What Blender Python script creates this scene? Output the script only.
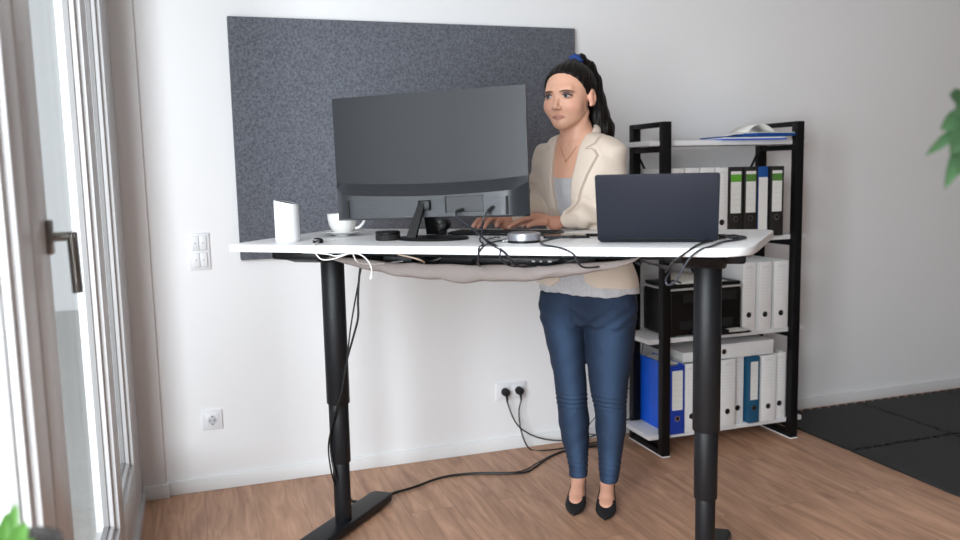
import bpy, bmesh, math, random
import numpy as np
from mathutils import Vector, Matrix
random.seed(4)
for o in list(bpy.data.objects): bpy.data.objects.remove(o)
C = bpy.context.scene.collection
R = math.radians
# ------------------------------------------------------------------ camera
F_PX, YAW, PITCH, ROLL = 828.293, .3259, .1204, -.0223
CAM = np.array([-.6548, -3.6424, 1.3467])
fw = np.array([math.sin(YAW)*math.cos(PITCH), math.cos(YAW)*math.cos(PITCH), -math.sin(PITCH)])
_r0 = np.array([math.cos(YAW), -math.sin(YAW), 0]); _u0 = np.cross(_r0, fw)
rt = _r0*math.cos(ROLL) + _u0*math.sin(ROLL); up = -_r0*math.sin(ROLL) + _u0*math.cos(ROLL)
cam_d = bpy.data.cameras.new('camera'); cam = bpy.data.objects.new('camera', cam_d); C.objects.link(cam)
cam.matrix_world = Matrix(((rt[0], up[0], -fw[0], CAM[0]), (rt[1], up[1], -fw[1], CAM[1]), (rt[2], up[2], -fw[2], CAM[2]), (0, 0, 0, 1)))
cam_d.sensor_width = 36; cam_d.lens = F_PX*36/960; cam_d.clip_start = .02
cam_d.dof.use_dof = True; cam_d.dof.focus_distance = 2.85; cam_d.dof.aperture_fstop = 2.4
bpy.context.scene.camera = cam
# ------------------------------------------------------------------ world and light
sc = bpy.context.scene
sc.view_settings.view_transform = 'Standard'; sc.view_settings.look = 'None'
sc.view_settings.gamma = 1; sc.view_settings.use_curve_mapping = False
sc.view_settings.exposure = 0.0
w = bpy.data.worlds.new('sky'); sc.world = w; w.use_nodes = True
w.node_tree.nodes['Background'].inputs[0].default_value = (.94, .955, 1, 1)
w.node_tree.nodes['Background'].inputs[1].default_value = .80
def area(name, loc, target, sx, sy, power, col):
    d = bpy.data.lights.new(name, 'AREA'); d.shape = 'RECTANGLE'; d.size = sx; d.size_y = sy; d.energy = power; d.color = col
    o = bpy.data.objects.new(name, d); C.objects.link(o); o.location = loc
    o.rotation_euler = (Vector(target)-Vector(loc)).to_track_quat('-Z', 'Y').to_euler(); return o
# daylight through the glazed wall beside the camera
area('window_daylight', (-1.68, -3.5, 1.6), (.6, -2.3, 1.15), 2.5, 2.2, 350, (.94, .955, 1))
# ------------------------------------------------------------------ coordinates
def ray(x, y): return fw + rt*(x-480)/F_PX - up*(y-270)/F_PX
def onZ(x, y, z=0): d = ray(x, y); return CAM + d*(z-CAM[2])/d[2]
def onY(x, y, v=0): d = ray(x, y); return CAM + d*(v-CAM[1])/d[1]
def onD(x, y, dep): return CAM + ray(x, y)*dep
DA = R(-37); DE = np.array([math.cos(DA), math.sin(DA), 0]); DN = np.array([-math.sin(DA), math.cos(DA), 0])
DO = np.array([-.5705, -.784, 0]); DH = 1.119
def dk(e, n, z=0): return DO + DE*e + DN*n + np.array([0, 0, z])     # desk coordinates -> world
def onN(x, y, n):                                                    # point on the vertical plane at desk depth n
    d = ray(x, y); Q = DO+DN*n; return CAM + d*((Q-CAM)@DN)/(d@DN)
# ------------------------------------------------------------------ materials
def s2l(c): return tuple((v/255/12.92 if v/255 <= .04045 else ((v/255+.055)/1.055)**2.4) for v in c)
MATS = {}
def mat(name, rgb, rough=.5, metal=0, bump=None, noise=None, coat=0, spec=.5, sheen=0, attr=None):
    if name in MATS: return MATS[name]
    m = bpy.data.materials.new(name); m.use_nodes = True; nt = m.node_tree; b = nt.nodes['Principled BSDF']
    c = s2l(rgb); b.inputs['Base Color'].default_value = (*c, 1); b.inputs['Roughness'].default_value = rough
    b.inputs['Metallic'].default_value = metal; b.inputs['Coat Weight'].default_value = coat
    b.inputs['Specular IOR Level'].default_value = spec
    if sheen: b.inputs['Sheen Weight'].default_value = sheen
    tc = nt.nodes.new('ShaderNodeTexCoord'); mp = nt.nodes.new('ShaderNodeMapping'); nt.links.new(tc.outputs['Object'], mp.inputs[0])
    if noise:      # (scale, amount, stretch)
        n = nt.nodes.new('ShaderNodeTexNoise'); n.inputs['Scale'].default_value = noise[0]; n.inputs['Detail'].default_value = 4
        mp.inputs['Scale'].default_value = noise[2] if len(noise) > 2 else (1, 1, 1)
        nt.links.new(mp.outputs[0], n.inputs[0])
        r = nt.nodes.new('ShaderNodeValToRGB'); nt.links.new(n.outputs[0], r.inputs[0]); a = noise[1]
        r.color_ramp.elements[0].position = .3; r.color_ramp.elements[1].position = .7
        r.color_ramp.elements[0].color = (*[max(0, v*(1-a)) for v in c], 1); r.color_ramp.elements[1].color = (*[min(1, v*(1+a)) for v in c], 1)
        nt.links.new(r.outputs[0], b.inputs['Base Color'])
    if attr:
        at = nt.nodes.new('ShaderNodeAttribute'); at.attribute_name = attr; nt.links.new(at.outputs[0], b.inputs['Base Color'])
    if bump:       # (scale, strength, distance)
        n2 = nt.nodes.new('ShaderNodeTexNoise'); n2.inputs['Scale'].default_value = bump[0]; n2.inputs['Detail'].default_value = 3
        nt.links.new(tc.outputs['Object'], n2.inputs[0])
        bp_ = nt.nodes.new('ShaderNodeBump'); bp_.inputs['Strength'].default_value = bump[1]; bp_.inputs['Distance'].default_value = bump[2]
        nt.links.new(n2.outputs[0], bp_.inputs['Height']); nt.links.new(bp_.outputs[0], b.inputs['Normal'])
    MATS[name] = m; return m
wallm = mat('painted wall', (236, 235, 236), .9, bump=(180, .12, .002))
ceilm = mat('ceiling paint', (235, 235, 233), .9, bump=(60, .05, .002))
wallg = mat('low-bounce grey wall', (128, 124, 122), .9, bump=(180, .12, .002))  # grey given to the unseen walls to cut bounced light
trimm = mat('white skirting', (228, 228, 229), .45, bump=(40, .03, .001))
framem = mat('white window frame', (192, 191, 192), .35, bump=(30, .02, .001))
seal = mat('rubber seal', (132, 130, 130), .7, bump=(200, .1, .001))
felt = mat('grey felt', (98, 100, 108), .97, noise=(104, .34), bump=(260, .7, .004), spec=.15, sheen=.15)
black = mat('black powder coat', (13, 13, 15), .5, bump=(600, .12, .0005), spec=.25)
legm = mat('black leg coat', (22, 23, 26), .45, bump=(700, .15, .0005), spec=.3)
blackp = mat('black plastic', (12, 12, 13), .42, bump=(300, .05, .0005), spec=.3)
matblack = mat('matt black', (14, 14, 15), .75, bump=(200, .1, .0005))
whitep = mat('white plastic', (238, 238, 240), .35, bump=(50, .02, .0005))
sockm = mat('white socket plastic', (228, 228, 231), .35, bump=(50, .02, .0005))
deskm = mat('white desk laminate', (235, 235, 237), .4, bump=(400, .03, .0005))
shelfm = mat('white shelf board', (228, 228, 230), .45, bump=(300, .05, .0005))
china = mat('white porcelain', (240, 239, 236), .15, coat=.4, bump=(20, .02, .0005))
bindw = mat('white binder board', (228, 227, 227), .6, noise=(14, .03), bump=(90, .06, .001))
bindk = mat('black marbled binder', (34, 33, 33), .55, noise=(60, .35), bump=(90, .06, .001))
bindb = mat('blue binder', (12, 92, 222), .4, noise=(20, .05), bump=(160, .06, .001))
bindbd = mat('dark blue binder spine', (18, 58, 160), .4, noise=(20, .05), bump=(160, .06, .001))
bindt = mat('teal binder', (22, 84, 118), .45, noise=(20, .05), bump=(160, .06, .001))
bindn = mat('navy blue binder', (26, 76, 146), .45, noise=(20, .05), bump=(160, .06, .001))
labelm = mat('spine label', (226, 226, 222), .7, noise=(5, .03))
greenm = mat('green label band', (96, 168, 50), .6, noise=(5, .05))
greend = mat('dull green label band', (84, 132, 58), .6, noise=(5, .05))
linem = mat('printed line', (190, 190, 192), .7, noise=(8, .05))
paper = mat('paper', (236, 234, 228), .8, noise=(5, .02))
edgep = mat('paper block edge', (220, 219, 214), .9, noise=(90, .08, (.1, 1, 8)))
steel = mat('brushed steel', (150, 148, 145), .32, 1, bump=(150, .05, .001))
silver = mat('silver ring', (190, 190, 198), .3, .8, noise=(120, .08, (1, 1, .2)))
chrome = mat('chrome', (215, 215, 215), .15, 1, bump=(50, .01, .001))
greym = mat('grey metal plate', (88, 90, 94), .35, .6, noise=(60, .05))
cablem = mat('black cable', (16, 16, 18), .45, bump=(300, .05, .0005))
cableg = mat('dark grey cable', (38, 41, 50), .4, bump=(300, .05, .0005))
cablew = mat('white cable', (232, 230, 230), .4, bump=(300, .03, .0005))
monb = mat('monitor back satin', (27, 28, 33), .42, bump=(60, .02, .0004), spec=.32)
monh = mat('monitor housing brushed', (50, 52, 56), .40, .2, noise=(50, .28, (.6, 8, 14)))
monr = mat('monitor port recess', (36, 37, 41), .45, noise=(60, .06))
screen = mat('dark screen glass', (10, 11, 14), .12, bump=(10, .005, .0003))
lapm = mat('slate laptop lid', (30, 33, 43), .5, .1, bump=(800, .05, .0003), spec=.3)
netm = mat('taupe cable net cloth', (138, 130, 127), .9, noise=(220, .05), bump=(35, .5, .006))
matm = mat('black foam mat', (34, 34, 36), .7, bump=(120, .8, .004))
greyscr = mat('scanner lid grey', (190, 190, 190), .5, bump=(100, .05, .001))
leafm = mat('plant leaf', (78, 112, 76), .5, noise=(9, .3), bump=(40, .1, .001))
leafm2 = mat('bright plant leaf', (60, 100, 34), .5, noise=(9, .3), bump=(40, .1, .001))
potm = mat('dark pot', (34, 30, 28), .5, bump=(40, .2, .002))
soil = mat('potting soil', (40, 30, 22), .95, bump=(80, .8, .006))
blazerm = mat('beige blazer cloth', (210, 194, 179), .72, noise=(300, .04), bump=(30, .25, .006), sheen=.2)
buttonm = mat('dark button', (90, 76, 64), .4, noise=(60, .1))
topm = mat('grey marl jersey', (186, 185, 188), .9, noise=(240, .12, (1, 1, .35)), bump=(300, .25, .002), sheen=.2)
hairm = mat('dark brown hair', (15, 9, 7), .5, noise=(140, .4, (1, 1, .12)), bump=(180, .3, .002), spec=.22)
hairtiem = mat('blue scrunchie', (30, 64, 130), .8, noise=(60, .2), bump=(90, .6, .004))
browm = mat('eyebrow hair', (112, 80, 64), .8, noise=(200, .3))
lashm = mat('eyelash', (28, 18, 16), .7, noise=(100, .2))
eyew = mat('eye white', (178, 172, 170), .2, noise=(30, .03))
irism = mat('grey iris', (92, 99, 104), .2, noise=(80, .3))
pupilm = mat('pupil', (8, 8, 9), .15, noise=(10, .1))
shoem = mat('black suede shoe', (16, 15, 17), .6, bump=(250, .2, .001))
heelm = mat('black heel', (12, 12, 13), .35, bump=(90, .05, .001))
skinm = mat('skin', (222, 176, 154), .48, bump=(420, .12, .001), attr='tint')
skinm.node_tree.nodes['Principled BSDF'].inputs['Subsurface Weight'].default_value = .08
skinm.node_tree.nodes['Principled BSDF'].inputs['Subsurface Radius'].default_value = (.008, .003, .002)
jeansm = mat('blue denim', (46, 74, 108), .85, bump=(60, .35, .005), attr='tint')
goldm = mat('fine gold chain', (190, 150, 90), .3, 1, bump=(90, .05, .001))
def glass_mat():
    m = bpy.data.materials.new('window glass'); m.use_nodes = True; nt = m.node_tree; nt.nodes.clear()
    out = nt.nodes.new('ShaderNodeOutputMaterial'); mix = nt.nodes.new('ShaderNodeMixShader')
    t = nt.nodes.new('ShaderNodeBsdfTransparent'); g = nt.nodes.new('ShaderNodeBsdfGlossy'); ge = nt.nodes.new('ShaderNodeNewGeometry'); dt = nt.nodes.new('ShaderNodeVectorMath'); dt.operation = 'DOT_PRODUCT'
    nt.links.new(ge.outputs['Incoming'], dt.inputs[0]); nt.links.new(ge.outputs['Normal'], dt.inputs[1])
    ch = []
    for op, v in (('ABSOLUTE', 0), ('SUBTRACT', 1), ('POWER', 5), ('MULTIPLY_ADD', .20)):
        q = nt.nodes.new('ShaderNodeMath'); q.operation = op; ch.append(q)
    nt.links.new(dt.outputs['Value'], ch[0].inputs[0]); ch[1].inputs[0].default_value = 1; nt.links.new(ch[0].outputs[0], ch[1].inputs[1]); nt.links.new(ch[1].outputs[0], ch[2].inputs[0]); ch[2].inputs[1].default_value = 5
    nt.links.new(ch[2].outputs[0], ch[3].inputs[0]); ch[3].inputs[1].default_value = .20; ch[3].inputs[2].default_value = .015; fr = ch[3]
    g.inputs['Roughness'].default_value = .01; t.inputs[0].default_value = (.97, .985, .985, 1)
    n = nt.nodes.new('ShaderNodeTexNoise'); n.inputs['Scale'].default_value = .8; b = nt.nodes.new('ShaderNodeBump')
    b.inputs['Strength'].default_value = .01; nt.links.new(n.outputs[0], b.inputs['Height']); nt.links.new(b.outputs[0], g.inputs['Normal'])
    nt.links.new(fr.outputs[0], mix.inputs[0]); nt.links.new(t.outputs[0], mix.inputs[1]); nt.links.new(g.outputs[0], mix.inputs[2])
    nt.links.new(mix.outputs[0], out.inputs[0]); return m
glassm = glass_mat()
def wood_mat():
    m = bpy.data.materials.new('oak laminate'); m.use_nodes = True; nt = m.node_tree; b = nt.nodes['Principled BSDF']; N = nt.nodes.new; L = nt.links.new
    tc = N('ShaderNodeTexCoord'); mp = N('ShaderNodeMapping'); mp.inputs['Rotation'].default_value = (0, 0, R(90)); L(tc.outputs['Object'], mp.inputs[0])
    br = N('ShaderNodeTexBrick'); br.offset = .37; br.inputs['Scale'].default_value = 1; br.inputs['Brick Width'].default_value = 1.28; br.inputs['Row Height'].default_value = .19
    br.inputs['Mortar Size'].default_value = .0012; br.inputs['Mortar Smooth'].default_value = .2; br.inputs['Color1'].default_value = (0, 0, 0, 1); br.inputs['Color2'].default_value = (1, 1, 1, 1)
    br.inputs['Mortar'].default_value = (.5, .5, .5, 1); L(mp.outputs[0], br.inputs[0])
    vec = N('ShaderNodeVectorMath'); vec.operation = 'MULTIPLY'; vec.inputs[1].default_value = (1.6, 13, 1)
    L(mp.outputs[0], vec.inputs[0]); add = N('ShaderNodeVectorMath'); add.operation = 'ADD'
    sc_ = N('ShaderNodeVectorMath'); sc_.operation = 'SCALE'; sc_.inputs['Scale'].default_value = 7.3; L(br.outputs['Color'], sc_.inputs[0]); L(vec.outputs[0], add.inputs[0]); L(sc_.outputs[0], add.inputs[1])
    n1 = N('ShaderNodeTexNoise'); n1.inputs['Scale'].default_value = 1.3; n1.inputs['Detail'].default_value = 9; n1.inputs['Roughness'].default_value = .62; n1.inputs['Distortion'].default_value = 1.4; L(add.outputs[0], n1.inputs[0])
    r = N('ShaderNodeValToRGB'); L(n1.outputs[0], r.inputs[0]); e = r.color_ramp.elements
    e[0].position = .28; e[0].color = (*s2l((146, 107, 85)), 1); e[1].position = .72; e[1].color = (*s2l((208, 163, 134)), 1)
    k = e.new(.5); k.color = (*s2l((181, 139, 112)), 1)
    mx = N('ShaderNodeMix'); mx.data_type = 'RGBA'; mx.blend_type = 'MULTIPLY'; mx.inputs[0].default_value = 1; L(r.outputs[0], mx.inputs['A'])
    r2 = N('ShaderNodeValToRGB'); L(br.outputs['Color'], r2.inputs[0]); r2.color_ramp.elements[0].color = (.9, .9, .9, 1); r2.color_ramp.elements[1].color = (1.0, 1.0, 1.0, 1)
    L(r2.outputs[0], mx.inputs['B']); mx2 = N('ShaderNodeMix'); mx2.data_type = 'RGBA'; L(br.outputs['Fac'], mx2.inputs[0]); L(mx.outputs['Result'], mx2.inputs['A']); mx2.inputs['B'].default_value = (*s2l((134, 104, 88)), 1)
    L(mx2.outputs['Result'], b.inputs['Base Color']); b.inputs['Roughness'].default_value = .5
    bu = N('ShaderNodeBump'); bu.inputs['Strength'].default_value = .12; bu.inputs['Distance'].default_value = .002; L(n1.outputs[0], bu.inputs['Height']); L(bu.outputs[0], b.inputs['Normal'])
    return m
floorm = wood_mat()
# ------------------------------------------------------------------ object helpers
def fin(name, me, m, parent=None, smooth=True, origin=True):
    if m is not None and not len(me.materials):
        for q in (m if isinstance(m, (list, tuple)) else [m]): me.materials.append(q)
    if smooth:
        for p in me.polygons: p.use_smooth = True
    o = bpy.data.objects.new(name, me); C.objects.link(o)
    if parent is None and origin and len(me.vertices):
        co = np.empty(len(me.vertices)*3, np.float32); me.vertices.foreach_get('co', co); co = co.reshape(-1, 3)
        c = (co.min(0)+co.max(0))/2; c[2] = co[:, 2].min(); me.transform(Matrix.Translation(Vector([-float(v) for v in c]))); o.location = [float(v) for v in c]
    if parent is not None:
        o.parent = parent
        if parent.parent is None and (parent.type == 'MESH' or parent.get('_world')):
            o.matrix_parent_inverse = parent_world(parent).inverted()
    return o
def parent_world(p):
    m = Matrix.Translation(p.location) @ p.rotation_euler.to_matrix().to_4x4()
    return parent_world(p.parent) @ p.matrix_parent_inverse @ m if p.parent else m
def smooth_angle(me, ang=40):
    me.shade_smooth() if hasattr(me, 'shade_smooth') else None
    try: me.set_sharp_from_angle(angle=R(ang))
    except Exception: pass
def obj(name, bm, m, parent=None, flat=False, ang=35):
    bmesh.ops.recalc_face_normals(bm, faces=bm.faces)
    me = bpy.data.meshes.new(name); bm.to_mesh(me); bm.free()
    o = fin(name, me, m, parent, smooth=False)
    if not flat: smooth_angle(o.data, ang)
    return o
def tag(o, label=None, cat=None, group=None, kind=None):
    if label: o['label'] = label
    if cat: o['category'] = cat
    if group: o['group'] = group
    if kind: o['kind'] = kind
    return o
def empty(name, loc=(0, 0, 0), rz=0, **k):
    o = bpy.data.objects.new(name, None); C.objects.link(o); o.location = [float(v) for v in loc]; o.rotation_euler = (0, 0, rz); o.empty_display_size = .05
    return tag(o, **k)
def copy_tree(o, parent=None):
    c = o.copy(); C.objects.link(c); c.parent = parent
    for ch in list(o.children): copy_tree(ch, c)
    return c
def NB(): return bmesh.new()
def box(bm, x0, x1, y0, y1, z0, z1, bev=0, seg=2, M=None):
    r = bmesh.ops.create_cube(bm, size=1); vs = r['verts']
    for v in vs: v.co = Vector(((x0+x1)/2+v.co.x*(x1-x0), (y0+y1)/2+v.co.y*(y1-y0), (z0+z1)/2+v.co.z*(z1-z0)))
    if bev:
        es = list({e for v in vs for e in v.link_edges})
        rr = bmesh.ops.bevel(bm, geom=es, offset=bev, segments=seg, affect='EDGES', profile=.5); vs = list({v for f in rr['faces'] for v in f.verts} | {v for v in vs if v.is_valid})
    if M is not None: bmesh.ops.transform(bm, matrix=M, verts=[v for v in vs if v.is_valid])
    return vs
def lathe(bm, prof, seg=40, cx=0, cy=0, sx=1, sy=1, caps=True):
    rings = []
    for r, z in prof:
        rings.append([bm.verts.new((cx+sx*r*math.cos(2*math.pi*i/seg), cy+sy*r*math.sin(2*math.pi*i/seg), z)) for i in range(seg)])
    for a, b in zip(rings, rings[1:]):
        for i in range(seg): bm.faces.new((a[i], a[(i+1) % seg], b[(i+1) % seg], b[i]))
    if caps:
        if prof[0][0] > 1e-6: bm.faces.new(list(reversed(rings[0])))
        if prof[-1][0] > 1e-6: bm.faces.new(rings[-1])
    return rings
def spline(pts, n=8):
    P = [np.array(p, float) for p in pts]; P = [2*P[0]-P[1]]+P+[2*P[-1]-P[-2]]; out = []
    for i in range(1, len(P)-2):
        for k in range(n):
            t = k/n; a, b, c, d = P[i-1:i+3]
            out.append(.5*((2*b)+(-a+c)*t+(2*a-5*b+4*c-d)*t*t+(-a+3*b-3*c+d)*t**3))
    out.append(P[-2]); return out
def tube(bm, pts, r, seg=8, n=8, raw=False, flat=1, upv=None):
    Q = [np.array(p, float) for p in pts] if raw else spline(pts, n)
    rad = r if callable(r) else (lambda t: r)
    N = None; rings = []
    for i, p in enumerate(Q):
        t = Q[min(i+1, len(Q)-1)]-Q[max(i-1, 0)]; t = t/(np.linalg.norm(t)+1e-9)
        if N is None:
            a = np.array(upv if upv is not None else ((0, 0, 1) if abs(t[2]) < .9 else (1, 0, 0)), float); N = a-t*(a@t)
        else: N = N-t*(N@t)
        N = N/(np.linalg.norm(N)+1e-9); B = np.cross(t, N); rr = rad(i/(len(Q)-1))
        rings.append([bm.verts.new(p+(N*math.cos(2*math.pi*k/seg)*flat+B*math.sin(2*math.pi*k/seg))*rr) for k in range(seg)])
    for a, b in zip(rings, rings[1:]):
        for i in range(seg): bm.faces.new((a[i], a[(i+1) % seg], b[(i+1) % seg], b[i]))
    bm.faces.new(list(reversed(rings[0]))); bm.faces.new(rings[-1])
def prism(bm, poly, z0, z1, bev=0, M=None):
    vs = [bm.verts.new((x, y, z0)) for x, y in poly]; f = bm.faces.new(vs)
    ex = bmesh.ops.extrude_face_region(bm, geom=[f]); nv = [v for v in ex['geom'] if isinstance(v, bmesh.types.BMVert)]
    for v in nv: v.co.z = z1
    allv = vs+nv
    if bev:
        es = [e for e in {e for v in allv for e in v.link_edges} if abs(e.verts[0].co.z-e.verts[1].co.z) < 1e-6]
        rr = bmesh.ops.bevel(bm, geom=es, offset=bev, segments=2, affect='EDGES', profile=.5); allv = list({v for f in rr['faces'] for v in f.verts} | {v for v in allv if v.is_valid})
    if M is not None: bmesh.ops.transform(bm, matrix=M, verts=[v for v in allv if v.is_valid])
def rrect(x0, x1, y0, y1, r, n=8):
    P = []
    for cx, cy, a in ((x1-r, y1-r, 0), (x0+r, y1-r, 90), (x0+r, y0+r, 180), (x1-r, y0+r, 270)):
        for k in range(n+1): t = R(a+90*k/n); P.append((cx+r*math.cos(t), cy+r*math.sin(t)))
    return P
def struct(name, bm, m, **k): o = obj(name, bm, m, **k); o['kind'] = 'structure'; return o
# ------------------------------------------------------------------ room
XW, XR, YB, ZC = -.943, 6.4, -7.2, 2.75
b = NB(); box(b, -1.05, XR+.1, YB-.1, .1, -.08, 0); struct('floor', b, floorm)
b = NB(); box(b, -1.05, XR+.1, YB-.1, .1, ZC, ZC+.1); struct('ceiling', b, ceilm)
b = NB(); box(b, -1.05, XR+.1, 0, .1, 0, ZC); struct('wall_back', b, wallm)
b = NB(); box(b, XR, XR+.1, YB, 0, 0, ZC); struct('wall_right', b, wallg)
b = NB(); box(b, XW-.1, XR, YB-.1, YB, 0, ZC); struct('wall_front', b, wallg)
b = NB(); box(b, XW-.1, XW-.005, -5.45, 0, 2.45, ZC); box(b, XW-.1, XW-.005, YB, -5.45, 0, ZC); struct('wall_left', b, wallm)
b = NB(); box(b, XW+.0, -.852, -.022, 0, 0, ZC, .004); struct('trim_1', b, wallm)
b = NB(); box(b, -.852, XR, -.014, 0, 0, .062, .004); struct('baseboard_back', b, trimm)
b = NB(); box(b, XW, -.838, -.036, -.022, 0, .062, .003); struct('trim_2', b, trimm)
b = NB(); box(b, XR-.014, XR, YB, 0, 0, .062, .004); struct('baseboard_right', b, trimm)
# window wall: floor plinth, posts, leaves
XG = XW-.03
b = NB(); box(b, XW-.09, XW+.012, -5.45, 0, 0, .045, .004); box(b, XW-.09, XW, -5.45, 0, .045, .075, .004); struct('trim_3', b, framem)
def leaf_unit(name, y0, y1, sl, sr, z0=.256, handle=None, part_of=None):
    """one glazed leaf between y0 and y1; sl/sr stile widths"""
    bb = NB()
    box(bb, XW-.07, XW, y0, y0+sl, .075, 2.45, .004); box(bb, XW-.07, XW, y1-sr, y1, .075, 2.45, .004)
    box(bb, XW-.07, XW, y0+sl, y1-sr, .075, z0, .004); box(bb, XW-.07, XW, y0+sl, y1-sr, 2.35, 2.45, .004)
    root = struct(name, bb, framem)
    gb = NB(); q = .018
    for a in ((y0+sl, y0+sl+q, z0, 2.35), (y1-sr-q, y1-sr, z0, 2.35), (y0+sl+q, y1-sr-q, z0, z0+q), (y0+sl+q, y1-sr-q, 2.35-q, 2.35)):
        box(gb, XW-.045, XW-.014, a[0], a[1], a[2], a[3], .006)
    obj('glazing_bead', gb, framem, root)
    sb = NB(); q2 = q+.006
    for a in ((y0+sl+q, y0+sl+q2, z0+q, 2.35-q), (y1-sr-q2, y1-sr-q, z0+q, 2.35-q), (y0+sl+q2, y1-sr-q2, z0+q, z0+q2)):
        box(sb, XW-.045, XW-.03, a[0], a[1], a[2], a[3])
    obj('glass_seal', sb, seal, root)
    g = NB(); box(g, XG-.03, XG-.026, y0+sl+q, y1-sr-q, z0+q, 2.35-q); box(g, XG-.012, XG-.008, y0+sl+q, y1-sr-q, z0+q, 2.35-q); obj('glass_pane', g, glassm, root)
    return root
leaf_unit('window_1', -.87, -.055, .075, .27)
d1 = leaf_unit('door_1', -1.945, -.872, .165, .055)
d2 = leaf_unit('door_2', -3.05, -1.965, .16, .115)
leaf_unit('window_2', -4.25, -3.07, .08, .08); leaf_unit('window_3', -5.45, -4.27, .08, .08)
b = NB(); box(b, XW-.06, XW-.012, -1.965, -1.945, .08, 2.45); box(b, XW-.06, XW-.02, -.874, -.868, .08, 2.45); struct('trim_4', b, seal)
b = NB(); box(b, XW-.07, XW, -.055, -.022, .075, 2.45); struct('trim_5', b, framem)
# handle of the door: plate, neck, lever
hy, hz = -1.80, 1.232
hb = NB(); box(hb, XW, XW+.011, hy-.015, hy+.015, hz-.035, hz+.035, .004); obj('handle_plate', hb, steel, d1)
hb = NB(); tube(hb, [(XW+.01, hy, hz), (XW+.052, hy, hz+.0)], .0095, 14, raw=True); tube(hb, [(XW+.045, hy, hz+.008), (XW+.047, hy+.002, hz-.115)], .0105, 14, raw=True); obj('handle', hb, steel, d1)
# outside: balcony slab, railing and pale slatted screen
b = NB(); box(b, -3.4, -1.05, -7, 6, -.12, -.04); o = struct('balcony_floor', b, mat('balcony tiles', (178, 176, 172), .8, noise=(30, .08), bump=(30, .2, .003)))
b = NB()
for i in range(150): y = -3+i*.085; box(b, -3.34, -3.32, y, y+.06, 0, 2.6)
box(b, -3.36, -3.34, -3, 9.6, .1, .16); box(b, -3.36, -3.34, -3, 9.6, 2.4, 2.46)
o = struct('balcony_screen', b, mat('pale screen slats', (222, 226, 230), .7, bump=(40, .1, .001)), flat=True)
# ------------------------------------------------------------------ things on the back wall
b = NB(); box(b, -.497, 1.0585, -.034, -.001, .990, 1.991, .004)
tag(obj('acoustic_panel', b, felt), 'large grey felt acoustic panel mounted on the white wall behind the desk', 'acoustic panel')
sw = empty('light_switch', (-.70, 0, .958), label='double frame of white rocker switches on wall left of the felt panel', cat='switch')
b = NB(); box(b, 0, .082, -.009, 0, 0, .153, .002); obj('frame', b, sockm, sw)
for dz in (.011, .082):
    for dx in (.012, .0415):
        b = NB(); box(b, dx, dx+.0285, -.0165, -.008, dz, dz+.059, .0025); k = obj('rocker', b, sockm, sw)
        b = NB(); tube(b, [(dx+.014, -.0160, dz+.03), (dx+.014, -.0172, dz+.03)], .002, 8, raw=True); obj('indicator', b, matblack, k)
def socket_insert(root, x, z):
    b = NB(); box(b, x-.0275, x+.0275, -.012, -.006, z-.0275, z+.0275, .002)
    i = obj('socket_insert', b, sockm, root)
    b = NB(); rr = [(.0205, 0), (.0215, -.001), (.0215, -.0035), (.019, -.004), (.0185, .0)]
    lathe(b, rr+[(0.0001, .003)], 28, caps=False); bmesh.ops.transform(b, matrix=Matrix.Translation((x, -.012, z)) @ Matrix.Rotation(R(90), 4, 'X'), verts=b.verts[:])
    c = obj('socket_well', b, mat('socket well', (196, 196, 202), .45, bump=(50, .02, .001)), i)
    b = NB()
    for q in (-.0095, .0095): tube(b, [(x+q, -.0125, z), (x+q, -.0145, z)], .0028, 10, raw=True)
    box(b, x-.003, x+.003, -.016, -.012, z+.0165, z+.020); box(b, x-.003, x+.003, -.016, -.012, z-.020, z-.0165)
    obj('contact_hole', b, matblack, i)
p = onY(201.8, 412, -.01)
s1 = empty('wall_socket', (p[0], 0, p[2]-.081+.0), label='single white wall socket low on the wall, nothing plugged in', cat='socket')
b = NB(); box(b, 0, .081, -.009, 0, 0, .081, .002); obj('frame', b, sockm, s1); socket_insert(s1, .0405, .0405)
s2 = empty('wall_socket', (.643, 0, .2485), label='double white wall socket beside the woman with two black plugs in it', cat='socket')
b = NB(); box(b, 0, .152, -.009, 0, 0, .081, .002); obj('frame', b, sockm, s2); socket_insert(s2, .0405, .0405); socket_insert(s2, .1115, .0405)
def cord(name, pts, r, m, label, cat='cable', group=None, n=8, extra=None, seg=8):
    root = empty(name, pts[0], label=label, cat=cat, group=group); root['_world'] = 1
    qn, qp = (pts[-1]-DO)@DN, (pts[-2]-DO)@DN
    if .08 < qn < .2 and qp < .03 and pts[-1][2] < DH-.02:      # passes under the desk edge and lies in the net
        e_ = (pts[-2]-DO)@DE; s_ = 1 if pts[-2][0] > pts[-3][0] else -1
        pts = list(pts[:-1])+[dk(e_+s_*.01, .02, min(pts[-2][2], DH-.045)-.006), dk(e_+s_*.02, .07, DH-.066), dk(e_+s_*.05, .15, DH-.072), dk(e_+s_*.09, .20, DH-.07)]
    b = NB(); tube(b, pts, r, seg, n); obj('cord', b, m, root)
    for nm, bb, mm in (extra or []): obj(nm, bb, mm, root)
    return root
def plug(x, z):
    b = NB(); lathe(b, [(.001, 0), (.0185, 0), (.0195, .006), (.0185, .026), (.013, .034), (.0001, .036)], 24, caps=False)
    bmesh.ops.transform(b, matrix=Matrix.Translation((x, -.011, z)) @ Matrix.Rotation(R(90), 4, 'X'), verts=b.verts[:])
    tube(b, [(x, -.036, z), (x, -.040, z-.02), (x+.002, -.038, z-.045)], lambda t: .008-.004*t, 10, 5); return b
px1, px2, pz = .643+.0405, .643+.1115, .289
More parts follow.
